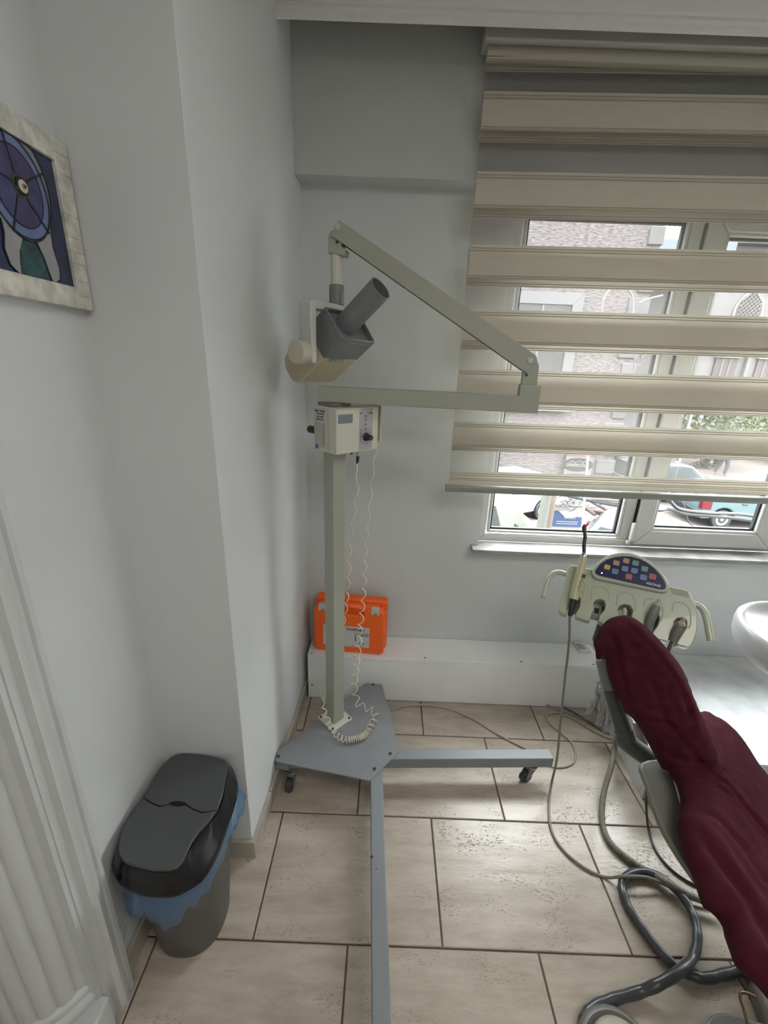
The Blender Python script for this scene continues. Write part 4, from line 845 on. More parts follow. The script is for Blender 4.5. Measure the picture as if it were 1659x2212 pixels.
# crumpled bag beside the platform corner
bg_ = thing('plastic_bag', tuple(at(1300, 1530, z=.02)), 'crumpled clear grey plastic bag hanging at the left end of the platform', 'plastic bag')
bagm = mat('crinkled_film', (.42, .42, .42), .22, bump=.5, bs=50)
def strip3(P, wv, amp, sd):
    P = spline(P, 8); vs = []; fs = []
    for i, p in enumerate(P):
        for k in range(9):
            t = k / 8 - .5; vs.append(p + V(wv) * t + V((0, -amp * (1 + NZ.noise(V((i * .35, k * 1.1, sd)))), 0)) + V((amp * NZ.noise(V((i * .3, k * .9, sd + 5))), 0, 0)))
    for i in range(len(P) - 1): fs += [(i * 9 + k, i * 9 + k + 1, i * 9 + k + 10, i * 9 + k + 9) for k in range(8)]
    return MB().add(vs, fs)
for L_, wv, sd in (([(1295, 1468), (1290, 1500), (1278, 1522), (1266, 1540)], (.028, 0, 0), 1), ([(1302, 1480), (1300, 1520), (1296, 1548), (1292, 1566)], (.03, -.01, 0), 4), ([(1313, 1490), (1316, 1530), (1312, 1560), (1306, 1580)], (.03, 0, .01), 8)):
    o = strip3([at(x, y, y=1.40 - .02 * sd / 4) for x, y in L_], wv, .008, sd).build('film_fold', bagm, bg_, angle=180); x = o.modifiers.new('solid', 'SOLIDIFY'); x.thickness = .0012
# foot control and stool foot at the bottom edge
fc = thing('foot_control', tuple(at(1320, 2262, z=0)), 'grey round foot control with raised rim at the bottom edge', 'foot control')
fcc = at(1340, 2312, z=0); FF = FR((fcc.x, fcc.y, 0), (1, 0, 0), (0, 1, 0), Z3); rf = (at(1250, 2300, z=.02) - fcc).to_2d().length
MB().lathe([(rf * .98, .001), (rf, .012), (rf * .97, .026), (rf * .9, .034), (rf * .82, .036), (rf * .76, .030)], FF, 56).build('base_ring', mat('foot_grey', (.15, .145, .13), .4), fc, angle=60)
MB().lathe([(rf * .70, .0365), (rf * .70, .044), (rf * .64, .050), (rf * .2, .054), (.005, .054)], FF, 56).build('pedal_disc', mat('foot_cream', (.36, .34, .26), .4), fc, angle=60)
pd = thing('stool_foot', tuple(at(1590, 2215, z=0)), 'glossy grey curved pad with pale edge at the lower right corner', 'foot pad')
pz = [at(x, y, z=.035) for x, y in ((1524, 2225), (1528, 2205), (1540, 2192), (1560, 2187), (1590, 2192), (1625, 2204), (1665, 2220), (1660, 2300), (1530, 2300))]
MB().prism(S2([(p.x, p.y) for p in pz]), .002, .036).build('pad', mat('pad_grey', (.17, .165, .15), .3), pd, bevel=.006, seg=3, angle=60)
wr_ = mat('tarnished_brass', (.20, .13, .06), .35, metal=.7)
tag(MB().tube(spline([at(1632, 2154, z=.05), at(1618, 2147, z=.052), at(1604, 2144, z=.053), at(1599, 2147, z=.053), at(1600, 2160, z=.053), at(1608, 2185, z=.053), at(1617, 2225, z=.05), at(1622, 2260, z=.006)], 5), .0032, 10).build('bent_rod', wr_), 'thin bent brass-brown rod standing over the tiles, bottom right', 'rod')
# ================================================================== PICTURE
FPc = FR((-.5845, 0, 0), (0, 1, 0), (0, 0, 1), (1, 0, 0))
pic = thing('framed_picture', (-.5845, .76, 1.51), 'stained glass tooth picture with evil eye in a pale shell-tiled frame on the left wall', 'picture')
def pp_(x, y, off=.016): return FPc.px(x / 4.254, 200 + y / 4.254, off)
y0, y1, z0, z1 = .645, .8745, 1.508, 1.764; fw = .034
frm = mat('mother_of_pearl', (.58, .56, .50), .3, var=.3, vs=42)
def piece(P, name='shell_tile', h0=.001, h1=.019): MB().prism(P, h0, h1, FPc).build(name, frm, fr, bevel=.001)
fr = MB().box(y0 + .002, y1 - .002, z0 + .002, z1 - .002, .0005, .010, FPc).build('frame', mat('frame_backing', (.3, .29, .26), .6), pic)
random.seed(3)
def run(a0, a1, fixed0, fixed1, vert):
    a = a0
    while a < a1 - .004:
        b = min(a + random.uniform(.018, .034), a1)
        if a1 - b < .008: b = a1
        h = .0185 + random.uniform(0, .0004)
        P = [(fixed0, a), (fixed1, a), (fixed1, b), (fixed0, b)] if vert else [(a, fixed0), (b, fixed0), (b, fixed1), (a, fixed1)]
        piece([(x, y) for x, y in P], h1=h); a = b
run(z0, z1, y1 - fw, y1, True); run(z0, z1, y0, y0 + fw, True); run(y0 + fw + .0004, y1 - fw - .0004, z0, z0 + fw, False); run(y0 + fw + .0004, y1 - fw - .0004, z1 - fw, z1, False)
gl = lambda nm, c=None, v=.25, s=40: mat(nm, c, .22, var=v, vs=s, coat=.2)
iy0, iy1, iz0, iz1 = y0 + fw, y1 - fw, z0 + fw, z1 - fw
pan = MB().box(iy0, iy1, iz0, iz1, .0102, .0125, FPc).build('glass_field', gl('deep_blue_glass', (.018, .028, .075)), pic)
ec = pp_(195, 862); ry_, rz_ = pp_(515, 990)[0] - ec[0], pp_(110, 500)[1] - ec[1]
def clipP(P): return [(min(max(a, iy0 + .0005), iy1 - .0005), min(max(b, iz0 + .0005), iz1 - .0005)) for a, b in P]
def fieldp(P, h, m, nm): return MB().prism(clipP(P), .0126, h, FPc).build(nm, m, pic)
root = [(0, 1010), (90, 1180), (170, 1260), (240, 1262), (222, 1330), (200, 1450), (205, 1560), (225, 1690), (190, 1680), (110, 1580), (55, 1430), (52, 1280), (20, 1150)]
fieldp([pp_(*p) for p in ((232, 1270), (275, 1262), (310, 1330), (420, 1530), (490, 1752), (222, 1692), (200, 1560), (197, 1450), (215, 1330))], .0132, gl('teal_glass', (.02, .07, .075), .5, 60), 'glass_piece')
fieldp([pp_(*p) for p in root], .0136, gl('milk_glass', (.30, .30, .31), .08), 'glass_piece')
fieldp([pp_(*p) for p in ((300, 1290), (350, 1380), (420, 1530), (480, 1700), (500, 1762), (540, 1782), (566, 1720), (560, 1620), (500, 1420), (480, 1280), (492, 1150), (470, 1100), (430, 1120), (380, 1230))], .0136, gl('milk_glass'), 'glass_piece')
fieldp(circ(ec[0] - .003, ec[1] + .006, .064, 40, .075), .0134, gl('milk_glass_lilac', (.21, .21, .27), .1), 'glass_piece')
fieldp(circ(ec[0] - .004, ec[1] - .004, .057, 40, .068), .0141, gl('light_blue_glass', (.13, .17, .32), .2), 'glass_piece')
for k in range(5):
    a0, a1 = radians(100 + 72 * k), radians(170 + 72 * k); P = [(ec[0] - .004, ec[1])] + [(ec[0] - .004 + .045 * cos(a0 + (a1 - a0) * i / 8), ec[1] - .002 + .052 * sin(a0 + (a1 - a0) * i / 8)) for i in range(9)]
    fieldp(P, .0150, gl('violet_glass%s' % 'ab'[k % 2], ((.055, .045, .13), (.045, .05, .15))[k % 2], .3), 'glass_piece')
ld = mat('lead_line', (.015, .015, .018), .5)
def lead(P, h=.0155, r=.0011): MB().tube([FPc(a, b, h) for a, b in clipP(P)], r, 6).build('lead_line', ld, pic)
for a_ in (100, 172, 244, 316, 28):
    a = radians(a_); lead([(ec[0] - .004 + .012 * cos(a), ec[1] + .014 * sin(a)), (ec[0] - .004 + .064 * cos(a), ec[1] + .074 * sin(a))])
for r1_, r2_, dy_ in ((.0455, .0525, -.002), (.0575, .0685, -.004), (.0645, .0755, .006)): lead(circ(ec[0] - .004, ec[1] + dy_, r1_, 40, r2_) + [(ec[0] - .004 + r1_, ec[1] + dy_)], .0147)
lead([pp_(*p) for p in root[5:]], .0138); lead([pp_(*p) for p in ((330, 1345), (350, 1380), (420, 1530), (480, 1700), (500, 1762), (540, 1782), (566, 1720), (560, 1620), (500, 1420), (480, 1280), (492, 1150))], .0138)
for r_, c_, h_, mm in ((.0165, 1.1, .0165, mat('dark_olive_glass', (.05, .055, .04), .2)), (.0125, 1.1, .0185, mat('black_glass', (.008, .01, .02), .15)), (.0085, 1.1, .0205, mat('white_glass', (.5, .48, .40), .2)), (.0036, 1.1, .0222, mat('amber_glass', (.25, .15, .04), .2)), (.0016, 1.1, .0232, mat('pupil_glass', (.01, .01, .01), .2))):
    MB().lathe([(r_, .0151), (r_, h_ - .001), (r_ * .7, h_)], FR(FPc(ec[0], ec[1], 0), (0, 1, 0), (0, 0, 1.), (1, 0, 0)), 32).build('eye_ring', mm, pic)

# ================================================================== STREET OUTSIDE
GZ = -2.95; KX = .50
_mat0 = mat
def mat(name, col=(.5, .5, .5), *a, **k): return _mat0(name, tuple(c * KX for c in col), *a, **k)
def noisy(name, c1, c2, sc, stretch=(1, 1, 1), rough=.85, bump=.6):
    m = bpy.data.materials.new(name); m.use_nodes = True; nt = m.node_tree; N, L = nt.nodes, nt.links; b = N['Principled BSDF']; b.inputs['Roughness'].default_value = rough
    tc = N.new('ShaderNodeTexCoord'); mp = N.new('ShaderNodeMapping'); mp.inputs['Scale'].default_value = stretch; n = N.new('ShaderNodeTexNoise'); n.inputs['Scale'].default_value = sc; n.inputs['Detail'].default_value = 8
    L.new(tc.outputs['Object'], mp.inputs[0]); L.new(mp.outputs[0], n.inputs['Vector']); r = N.new('ShaderNodeValToRGB'); L.new(n.outputs['Fac'], r.inputs[0])
    c1, c2 = [tuple(q * KX for q in c_) for c_ in (c1, c2)]
    r.color_ramp.elements[0].position = .35; r.color_ramp.elements[0].color = (*c1, 1); r.color_ramp.elements[1].position = .65; r.color_ramp.elements[1].color = (*c2, 1); L.new(r.outputs[0], b.inputs['Base Color'])
    bp = N.new('ShaderNodeBump'); bp.inputs['Strength'].default_value = bump; bp.inputs['Distance'].default_value = .02; L.new(n.outputs['Fac'], bp.inputs['Height']); L.new(bp.outputs[0], b.inputs['Normal']); return m
stucco = noisy('rough_stucco', (.085, .07, .067), (.23, .205, .20), 7.0, (1, 1, 3.2), bump=1)
street = noisy('street_paving', (.15, .12, .105), (.23, .195, .175), 3.0)
plain = mat('plain_render_wall', (.14, .13, .13), .8, var=.1, vs=.8)
ornw = mat('pale_stone', (.20, .19, .185), .7, var=.08, vs=1.2)
trimg = mat('stone_surround', (.17, .165, .165), .7)
dwin = mat('dark_window_pane', (.05, .045, .045), .15)
struct(MB().box(-40, 70, -60, 70, GZ - .2, GZ).build('ground', street, smooth=False))
sb = thing('stucco_building', (3, 16, GZ), 'grey-pink rough stucco building facing the window across the street', 'building')
SY = 15
def sq(px, py, y=SY): p = at(px, py, y=y); return p.x, p.z
cx_ = 8.08
MB().box(-14, cx_, SY, SY + 7, GZ, 6.6).build('wall', stucco, sb, smooth=False)
x0_, zt_ = sq(1100, 632); x1_, _ = sq(1262, 636)
wn = frame_rect(x1_ - 2.5, x1_, .35, 3.80, .34, SY - .10, SY - .001, 'window', trimg, sb, .01)
MB().box(x1_ - 2.16, x1_ - .34, SY - .04, SY - .002, .69, 3.46).build('pane', dwin, wn, smooth=False)
for xx in (x1_ - 1.25, ): MB().box(xx - .04, xx + .04, SY - .07, SY - .041, .69, 3.46).build('window_bar', trimg, wn)
MB().box(x1_ - 2.6, x1_ + .1, SY - .22, SY - .101, .18, .349).build('window_sill', mat('pale_sill', (.3, .29, .28), .6), sb, bevel=.01)
for i in range(14):
    z = -2.6 + .65 * i; wq = .62 if i % 2 else .42
    MB().box(cx_ - wq, cx_ + .05, SY - .06, SY + .4, z, z + .50).build('corner_stone', plain, sb, bevel=.03)
sg = thing('shop_sign', tuple(at(1245, 1000, y=SY - .08)), 'white hanging board with a brown oval DEMIROGLU emblem on the stucco wall', 'sign')
FSg = FR((0, SY - .12, 0), (1, 0, 0), (0, 0, 1), (0, -1, 0))
a0, b0 = sq(1212, 1028); a1_, b1_ = sq(1282, 968)
MB().prism([(a0, b0), (a1_, b0), (a1_, b1_), (a0, b1_)], 0, .06, FSg).build('board', mat('sign_white', (.20, .185, .185), .5), sg)
ox, oz = sq(1243, 1001.5)
MB().prism(circ(ox, oz, .54, 40, .24), .061, .075, FSg).build('emblem', mat('sign_brown', (.022, .018, .012), .5), sg, smooth=False)
sw = mat('sign_lettering', (.24, .23, .22), .5)
text('sign_text', 'DEMİROĞLU', FR(FSg(ox, oz - .02, .078), (1, 0, 0), Z3, (0, -1, 0)), .135, sw, sg, bold=.004, ext=.004)
MB().tube([FSg(ox + x, oz + z, .08) for x, z in ((-.32, .07), (-.2, .14), (-.08, .07), (.02, .16), (.14, .08), (.24, .14), (.34, .08))], .010, 5).build('emblem_line', sw, sg)
sr = mat('sign_red', (.22, .04, .04), .5)
text('sign_text', 'MANTOLAMA İŞLERİ', FR(FSg(ox + .03, oz + .33, .063), (1, 0, 0), Z3, (0, -1, 0)), .12, sr, sg, ext=.004)
text('sign_text', 'DIŞ CEPHE', FR(FSg(ox + .03, oz + .47, .063), (1, 0, 0), Z3, (0, -1, 0)), .12, sr, sg, ext=.004)
text('sign_text', '0 232 000 00 00', FR(FSg(ox, oz - .36, .063), (1, 0, 0), Z3, (0, -1, 0)), .10, ink, sg, ext=.004)
nb = thing('grey_building', (11, 21, GZ), 'plain grey building with a yellow railed balcony behind the stucco corner', 'building')
MB().box(cx_ + .5, 14.2, 21, 27, GZ, 6.9).build('wall', plain, nb, smooth=False)
bz = at(1450, 520, y=19.5).z; bx_ = at(1415, 500, y=19.5).x
MB().box(bx_, bx_ + 3.2, 19.3, 20.99, bz - .9, bz).build('balcony_slab', mat('balcony_blue', (.17, .20, .22), .6), nb)
yl = mat('yellow_railing', (.42, .36, .20), .5)
MB().box(bx_, bx_ + 3.2, 19.3, 19.4, bz + 1.15, bz + 1.25).build('handrail', yl, nb)
for i in range(16): MB().box(bx_ + .2 * i, bx_ + .2 * i + .07, 19.32, 19.38, bz + .001, bz + 1.149).build('baluster', yl, nb)
ob = thing('ornate_building', (27, 33, GZ), 'pale stone building with pointed lattice arches and carved window heads, far right outside', 'building')
OY = 30
MB().box(19.9, 46, OY, OY + 9, GZ, 9.4).build('wall', ornw, ob, smooth=False)
MB().box(19.4, 46, OY - .7, OY - .001, 9.1, 9.55).build('eaves', mat('dark_eaves', (.09, .08, .08), .7), ob)
for k in range(6):
    xc = 22.55 + 2.76 * k
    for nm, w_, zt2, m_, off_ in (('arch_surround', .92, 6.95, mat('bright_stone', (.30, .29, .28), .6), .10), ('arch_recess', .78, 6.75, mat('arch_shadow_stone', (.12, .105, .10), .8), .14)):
        P = [(xc - w_, 4.2), (xc + w_, 4.2), (xc + w_, 5.7), (xc + w_ * .8, 6.15), (xc + w_ * .35, zt2 - .3), (xc, zt2), (xc - w_ * .35, zt2 - .3), (xc - w_ * .8, 6.15), (xc - w_, 5.7)]
        ar = MB().prism(P, off_ - .09, off_, FR((0, OY, 0), (1, 0, 0), Z3, (0, -1, 0))).build(nm, m_, ob)
    lt = MB()
    for sg_ in (-1, 1):
        for j in range(-6, 7):      # diagonal lattice bars clipped to the arch
            pts_ = []
            for i in range(25):
                x_ = -.72 + 1.44 * i / 24; z_ = 5.4 + j * .26 + sg_ * x_
                if 4.3 < z_ < 6.62 - .9 * abs(x_) ** 1.3 and abs(x_) < .70: pts_.append(V((xc + x_, OY - .17, z_)))
            if len(pts_) > 2: lt.tube([pts_[0], pts_[-1]], .028, 4)
    lt.build('lattice', ornw, ar)
    MB().box(xc - 1.35, xc + .35, OY - .25, OY - .001, 2.72, 3.45).build('carved_head', mat('bright_stone', (.30, .29, .28), .6), ob, bevel=.04)
    wf = MB().box(xc - 1.22, xc + .22, OY - .12, OY - .001, -.3, 2.71).build('window', mat('brown_window', (.085, .065, .06), .5), ob)
    for j in (-.75, -.28): MB().box(xc + j - .04, xc + j + .04, OY - .15, OY - .121, -.3, 2.71).build('window_bar', ornw, wf)
    MB().box(xc + .72, xc + .95, OY - .3, OY - .001, -2.5, 4.1).build('pilaster', ornw, ob, bevel=.03)
# cars
def car(name, x, y, ln, hgt, col, label, rot=0, tail=True):
    F = FR((x, y, GZ), (cos(rot), sin(rot), 0), (0, 0, 1), (sin(rot), -cos(rot), 0)); t = thing(name, (x, y, GZ), label, 'car')
    pm = mat(name + '_paint', col, .2, coat=.5); dk = mat('car_dark_glass', (.10, .115, .125), .08); tr = mat('car_trim_black', (.025, .027, .03), .5)
    P = [(.05, .30), (.0, .52), (.06, .80), (.12, .93), (ln * .62, .90), (ln * .80, .86), (ln * .97, .72), (ln, .50), (ln * .99, .28)]
    arch = lambda c: [(c + .36 * cos(radians(a)), .30 + .36 * sin(radians(a))) for a in range(0, 181, 20)]
    P2 = P + arch(ln - .78) + arch(.72)
    MB().prism(P2, -.82, .82, F).build('body', pm, t, bevel=.05, seg=3)
    cb_ = [(.14, .93), (.42, hgt - .04), (.62, hgt), (ln * .50, hgt), (ln * .58, hgt - .04), (ln * .74, .88)]
    cab = MB().prism(cb_, -.70, .70, F).build('cabin', pm, t, bevel=.05, seg=3)
    for s in (-1, 1):
        f = s * .705
        for a, b in (((.36, ln * .27)), (ln * .285, ln * .45), (ln * .465, ln * .66)):
            top0, top1 = min(hgt - .08, .93 + (a - .1) * 1.6), hgt - .08 if b < ln * .58 else .98
            MB().prism([(a, .96), (b, .96), (min(b, ln * .56), hgt - .09), (max(a, .50), hgt - .09)], min(f, f - s * .01), max(f, f + s * .004), F).build('side_window', dk, t)
    for nm, q in (('rear_window', [(.155, .96), (.40, hgt - .10)]), ('windscreen', [(ln * .72, .93), (ln * .59, hgt - .10)])):
        (a, b), (c, d) = q; s = -1 if nm[0] == 'r' else 1
        MB().prism([(a, b), (a + s * .02, b), (c + s * .02, d), (c, d)], -.60, .60, F).build(nm, dk, t)
    for c in (.72, ln - .78):
        for s in (-1, 1):
            FWh = FR(F(c, .30, s * .73), F.u, Z3, F.n * s)
            wl = MB().lathe([(.16, -.09), (.28, -.09), (.30, -.06), (.30, .06), (.28, .09), (.19, .09)], FWh, 32).build('wheel', tr, t)
            MB().lathe([(.19, .075), (.185, .095), (.06, .085), (.05, .10), (.005, .10)], FWh, 32).build('wheel_cover', mat('wheel_cover', (.33, .33, .34), .35), wl)
    MB().prism([(-.09, .34), (.04, .32), (.05, .56), (-.07, .56)], -.84, .84, F).build('bumper', tr, t, bevel=.03)
    MB().prism([(ln - .04, .30), (ln + .09, .32), (ln + .07, .54), (ln - .03, .54)], -.84, .84, F).build('bumper', tr, t, bevel=.03)
    for s in (-1, 1):
        MB().box(-.005 + .02, .30, .60, .86, min(s * .66, s * .828), max(s * .66, s * .828), F).build('tail_light', mat('tail_light_red', (.14, .012, .018), .2), t, bevel=.01)
        MB().box(ln - .16, ln - .005, .55, .70, min(s * .50, s * .80), max(s * .50, s * .80), F).build('headlight', mat('headlight_glass', (.4, .42, .44), .1), t, bevel=.02)
    for a in (ln * .30, ln * .48): MB().box(a, a + .16, .80, .84, .822, .85, F).build('door_handle', tr, t, bevel=.01)
    return t
wc = at(1565, 1122, z=GZ + .30); car('teal_hatchback', wc.x - .80, wc.y + .8, 3.9, 1.24, (.10, .165, .175), 'teal hatchback parked outside, seen through the right-hand window pane', rot=radians(-2))
rp = at(1490, 1011, z=GZ + 1.42); car('silver_car', rp.x - 2.0, rp.y + 1.2, 4.2, 1.44, (.20, .21, .22), 'silver saloon car behind the teal hatchback, seen through the sheer blind', rot=radians(-3))
wp = at(1148, 1078, z=GZ + .9); car('white_car', wp.x + .9, wp.y + 1.9, 3.6, 1.40, (.30, .31, .32), 'white car behind the pale van, seen through the left-hand pane', rot=radians(-150))
bp_ = at(1300, 1140, z=GZ + 1.0); car('dark_windscreen_car', bp_.x - .4, bp_.y + .2, 4.0, 1.35, (.26, .28, .31), 'pale blue-grey car below the rods in the left-hand pane', rot=radians(-35))
# van
vp = at(1110, 1074, z=-.95); vn = thing('pale_van', (vp.x, vp.y, GZ), 'tall pale green-white van parked close outside the left-hand pane', 'van')
FV = FR((vp.x - 2.42, vp.y + .05, GZ), (cos(.10), -sin(.10), 0), Z3, (-sin(.10), -cos(.10), 0)); vm = mat('van_paint', (.27, .29, .25), .3, coat=.4)
MB().prism([(0, .35), (3.3, .35), (3.35, .9), (3.0, 1.15), (2.45, 1.95), (2.3, 2.02), (0, 2.02)], -1.9, 0, FV).build('body', vm, vn, bevel=.06, seg=3)
for P in ([(1.85, 1.25), (2.25, 1.25), (2.05, 1.85), (1.85, 1.85)], [(2.42, 1.0), (2.62, 1.02), (2.60, 1.42), (2.46, 1.52)], [(2.8, .60), (3.05, .62), (3.04, .90), (2.84, .92)]):
    MB().prism(P, .001, .02, FV).build('side_window', mat('van_glass', (.07, .08, .075), .2), vn)
for c in (.6, 2.7): MB().lathe([(.2, -.1), (.32, -.08), (.32, .04), (.2, .05)], FR(FV(c, .32, -.1), FV.u, Z3, FV.n), 28).build('wheel', blk, vn)
# poles, cabinet, kiosk sign
def pole(name, px, py, y, r, m, label, top=None):
    p = at(px, py, y=y); return tag(MB().tube([V((p.x, y, GZ)), V((p.x, y, top))], r, 16).build(name, m), label, 'pole')
pole('street_pole', 1174, 1110, 6.6, .075, mat('pole_green_grey', (.13, .14, .115), .6), 'thick grey-green pole behind the left-hand pane, nearest the van', -.40)
pole('wooden_pole', 1192, 1080, 6.9, .07, mat('pole_brown', (.15, .115, .09), .8), 'brown wooden pole beside the grey-green one', -.30)
p0 = at(1258, 1142, y=5.5); p1_ = at(1270, 985, y=5.5)
tag(MB().tube([p0 + V((-.02, 0, -.5)), p0, p1_], .016, 8).build('thin_white_pole', mat('pole_white', (.42, .42, .41), .5)), 'thin white pole rising past the blue notice', 'pole')
kb = thing('street_cabinet', tuple(at(1226, 1140, y=7.4)), 'cream street cabinet with sloping lid and a blue notice below the cables', 'cabinet')
FKb = FR((0, 7.3, 0), (1, 0, 0), Z3, (0, -1, 0)); k0, kz = at(1193, 1120, y=7.3), 0
kx0, kx1 = at(1190, 1120, y=7.3).x, at(1260, 1120, y=7.3).x; kzt = at(1225, 1093, y=7.3).z; kzs0, kzs1 = at(1225, 1137, y=7.3).z, at(1225, 1103, y=7.3).z
MB().box(kx0, kx1, GZ, kzt, -.5, 0, FKb).build('cabinet_body', mat('cabinet_cream', (.27, .25, .22), .6), kb, bevel=.01)
MB().prism([(kx0 - .02, kzt + .0005), (kx1 + .02, kzt + .0005), (kx1 - .05, kzt + .04), (kx0 + .05, kzt + .04)], -.52, .02, FKb).build('cabinet_lid', mat('cabinet_cream'), kb)
bs_ = MB().box(kx0 + .03, kx1 - .02, kzs0, kzs1, .001, .02, FKb).build('blue_notice', mat('notice_blue', (.022, .05, .13), .5), kb)
text('notice_text', 'Baldak', FR(FKb((kx0 + kx1) / 2 + .04, kzs1 - .12, .022), (1, 0, 0), Z3, (0, -1, 0)), .085, sw, bs_, ext=.002)
for i in range(2): MB().box(kx0 + .10, kx1 - .10, kzs0 + .05 + .04 * i, kzs0 + .065 + .04 * i, .0205, .023, FKb).build('notice_line', sw, bs_)
MB().prism([(kx0 + .03, kzs1 + .002), (kx0 + .10, kzs1 + .002), (kx0 + .25, kzs1 - .13), (kx1 - .22, kzs1 - .13), (kx1 - .14, kzs1 - .10), (kx1 - .05, kzs1 - .11), (kx1 - .03, kzs1 + .003)], .0205, .026, FKb).build('torn_paper', mat('torn_paper', (.40, .39, .36), .7), kb)
random.seed(11)
dkc = mat('cable_black_rubber', (.03, .032, .036), .45)
tg = thing('cable_tangle', tuple(at(1235, 1080, y=7.1)), 'tangle of grey wires gathered above the street cabinet', 'cables')
wm_ = mat('wire_grey', (.14, .14, .14), .6)
for i in range(14):
    a = at(random.uniform(1195, 1225), random.uniform(1070, 1098), y=7.1 + random.uniform(-.2, .1)); b = at(random.uniform(1235, 1275), random.uniform(1068, 1100), y=7.1 + random.uniform(-.2, .1))
    c = (a + b) / 2 + V((random.uniform(-.1, .1), 0, random.uniform(-.15, .18))); MB().tube(spline([a, c, b], 8), random.uniform(.006, .014), 5).build('wire', wm_, tg)
for i, (a, b, cc) in enumerate((((1225, 1072), (1345, 1088), 0), ((1255, 1072), (1310, 1102), 0), ((1262, 1095), (1300, 1112), 1), ((1265, 1100), (1345, 1112), 1), ((1240, 1076), (1345, 1082), 0), ((1258, 1092), (1285, 1112), 1))):
    ga, gb2 = at(*a, z=-2.88 + .11 * i), at(*b, z=-2.88 + .11 * i)
    tag(MB().tube([ga, gb2], .05 if cc else .04, 8).build('scaffold_bar', mat('bar_rust', (.07, .04, .035), .7) if cc else mat('bar_dark', (.07, .06, .06), .7)),
        ['long dark bar lying furthest up in the street yard', 'short dark bar slanting steeply in the street yard', 'rust-red bar with its end beside the thin white pole', 'long rust-red bar lying lowest in the yard',
         'thin dark bar just under the blind rail in the left pane', 'short rust-red bar close to the cabinet lid'][i], 'bar', 'building bars lying in the yard')
rb_ = thing('rubble_heap', tuple(at(1310, 1100, z=GZ)), 'scattered rubble of small dark stones in the yard', 'rubble'); mbs = MB()
for i in range(90):
    q = at(random.uniform(1262, 1345), random.uniform(1086, 1114), z=GZ)
    if q.y > 14.6: continue
    s_ = random.uniform(.03, .09); mbs.add([q + V((random.uniform(-1, 1), random.uniform(-1, 1), random.uniform(0, 1))) * s_ for _ in range(4)], [(0, 1, 2), (0, 2, 3), (0, 3, 1), (1, 3, 2)])
o = mbs.build('rubble_stones', mat('rubble', (.09, .07, .065), .9), rb_, smooth=False); o['kind'] = 'stuff'
for L_, r_, lb_ in (([(1405, 1101), (1445, 1100), (1480, 1110), (1540, 1115), (1620, 1124)], .018, 'lowest thick black cable sagging across the right-hand pane'),
                    ([(1425, 1060), (1448, 1083), (1470, 1100), (1530, 1108), (1625, 1114)], .018, 'upper thick black cable dropping steeply then running level across the right-hand pane'),
                    ([(1455, 1058), (1476, 1090), (1482, 1112), (1488, 1128), (1502, 1138)], .009, 'thin grey cable hanging down across the right-hand pane')):
    q_ = [at(x, y, y=4.2 + .12 * (ord(lb_[0]) % 3)) for x, y in L_]
    if r_ > .01: q_ = [at(1184, 1062, y=6.58), at(1290, 1068 if 'upper' in lb_ else 1085, y=5.4)] + q_ + [at(1760, 1150, y=4.0), V((6.5, 3.4, .9)), V((8, 2.3, 1.2))]      # from the pole to the house front
    tag(MB().tube(spline(q_, 8), r_, 8).build('street_cable', dkc), lb_, 'cable')
for L_, lb_ in (([(1300, 700), (1303, 650), (1322, 622), (1345, 620), (1366, 640), (1368, 700)], 'white cable loop hanging in front of the stucco wall'), ([(1380, 655), (1400, 646), (1432, 638)], 'short white cable end sticking out near the building corner')):
    tag(MB().tube(spline([at(x, y, y=13.5) for x, y in L_], 8), .025, 6).build('wall_cable', mat('white_cable', (.22, .21, .21), .6)), lb_, 'cable')
sd = thing('star_decoration', tuple(at(1390, 790, y=12)), 'wire star and zigzag street decoration hanging between the buildings', 'decoration')
def sstar(cx, cy, r): return [at(cx + (r if k % 2 == 0 else r * .42) * sin(pi * k / 5), cy - (r if k % 2 == 0 else r * .42) * cos(pi * k / 5), y=12) for k in range(10)]
MB().tube(sstar(1383, 780, 14), .012, 5, closed=True).build('star', wm_, sd)
MB().tube([at(x, y, y=12) for x, y in ((1360, 800), (1385, 756), (1383, 775), (1400, 762), (1412, 772), (1398, 752))], .012, 5).build('zigzag', wm_, sd)
MB().tube([at(1372, 700, y=12), at(1370, 800, y=12), at(1368, 900, y=12), at(1366, 1000, y=12)], .018, 6).build('hanging_wire', wm_, sd)
# trees and shrubs: leaf clumps on a branching trunk
leafm = noisy('leaf_green', (.05, .085, .02), (.17, .22, .06), 2.5, rough=.6)
def tree(name, x, y, zb_, R, Hh, nl, label, ls=.14):
    t = thing(name, (x, y, GZ), label, 'tree'); tk = mat('bark', (.08, .06, .05), .9)
    MB().tube(spline([V((x, y, GZ)), V((x + .1, y, GZ + 1.2)), V((x - .05, y, zb_ + .4))], 5), [.16 - .006 * i for i in range(11)], 8).build('trunk', tk, t)
    mb = MB(); 
    for i in range(nl):
        u, v_, w_ = random.gauss(0, 1), random.gauss(0, 1), random.gauss(0, 1); l = sqrt(u * u + v_ * v_ + w_ * w_); rr = random.uniform(.55, 1) ** .5
        rr *= 1 + .3 * NZ.noise(V((u / l * 2, v_ / l * 2, w_ / l * 2 + x)))
        c = V((x + R * rr * u / l, y + R * .8 * rr * v_ / l, zb_ + Hh / 2 + Hh / 2 * rr * w_ / l)); a = V((random.uniform(-1, 1), random.uniform(-1, 1), random.uniform(-1, 1))).normalized() * ls; b = a.cross(V((random.uniform(-1, 1), random.uniform(-1, 1), 1))).normalized() * ls * .5
        mb.add([c - a, c + b, c + a, c - b], [(0, 1, 2, 3)])
    o = mb.build('foliage', leafm, t, smooth=False); o['kind'] = 'stuff'
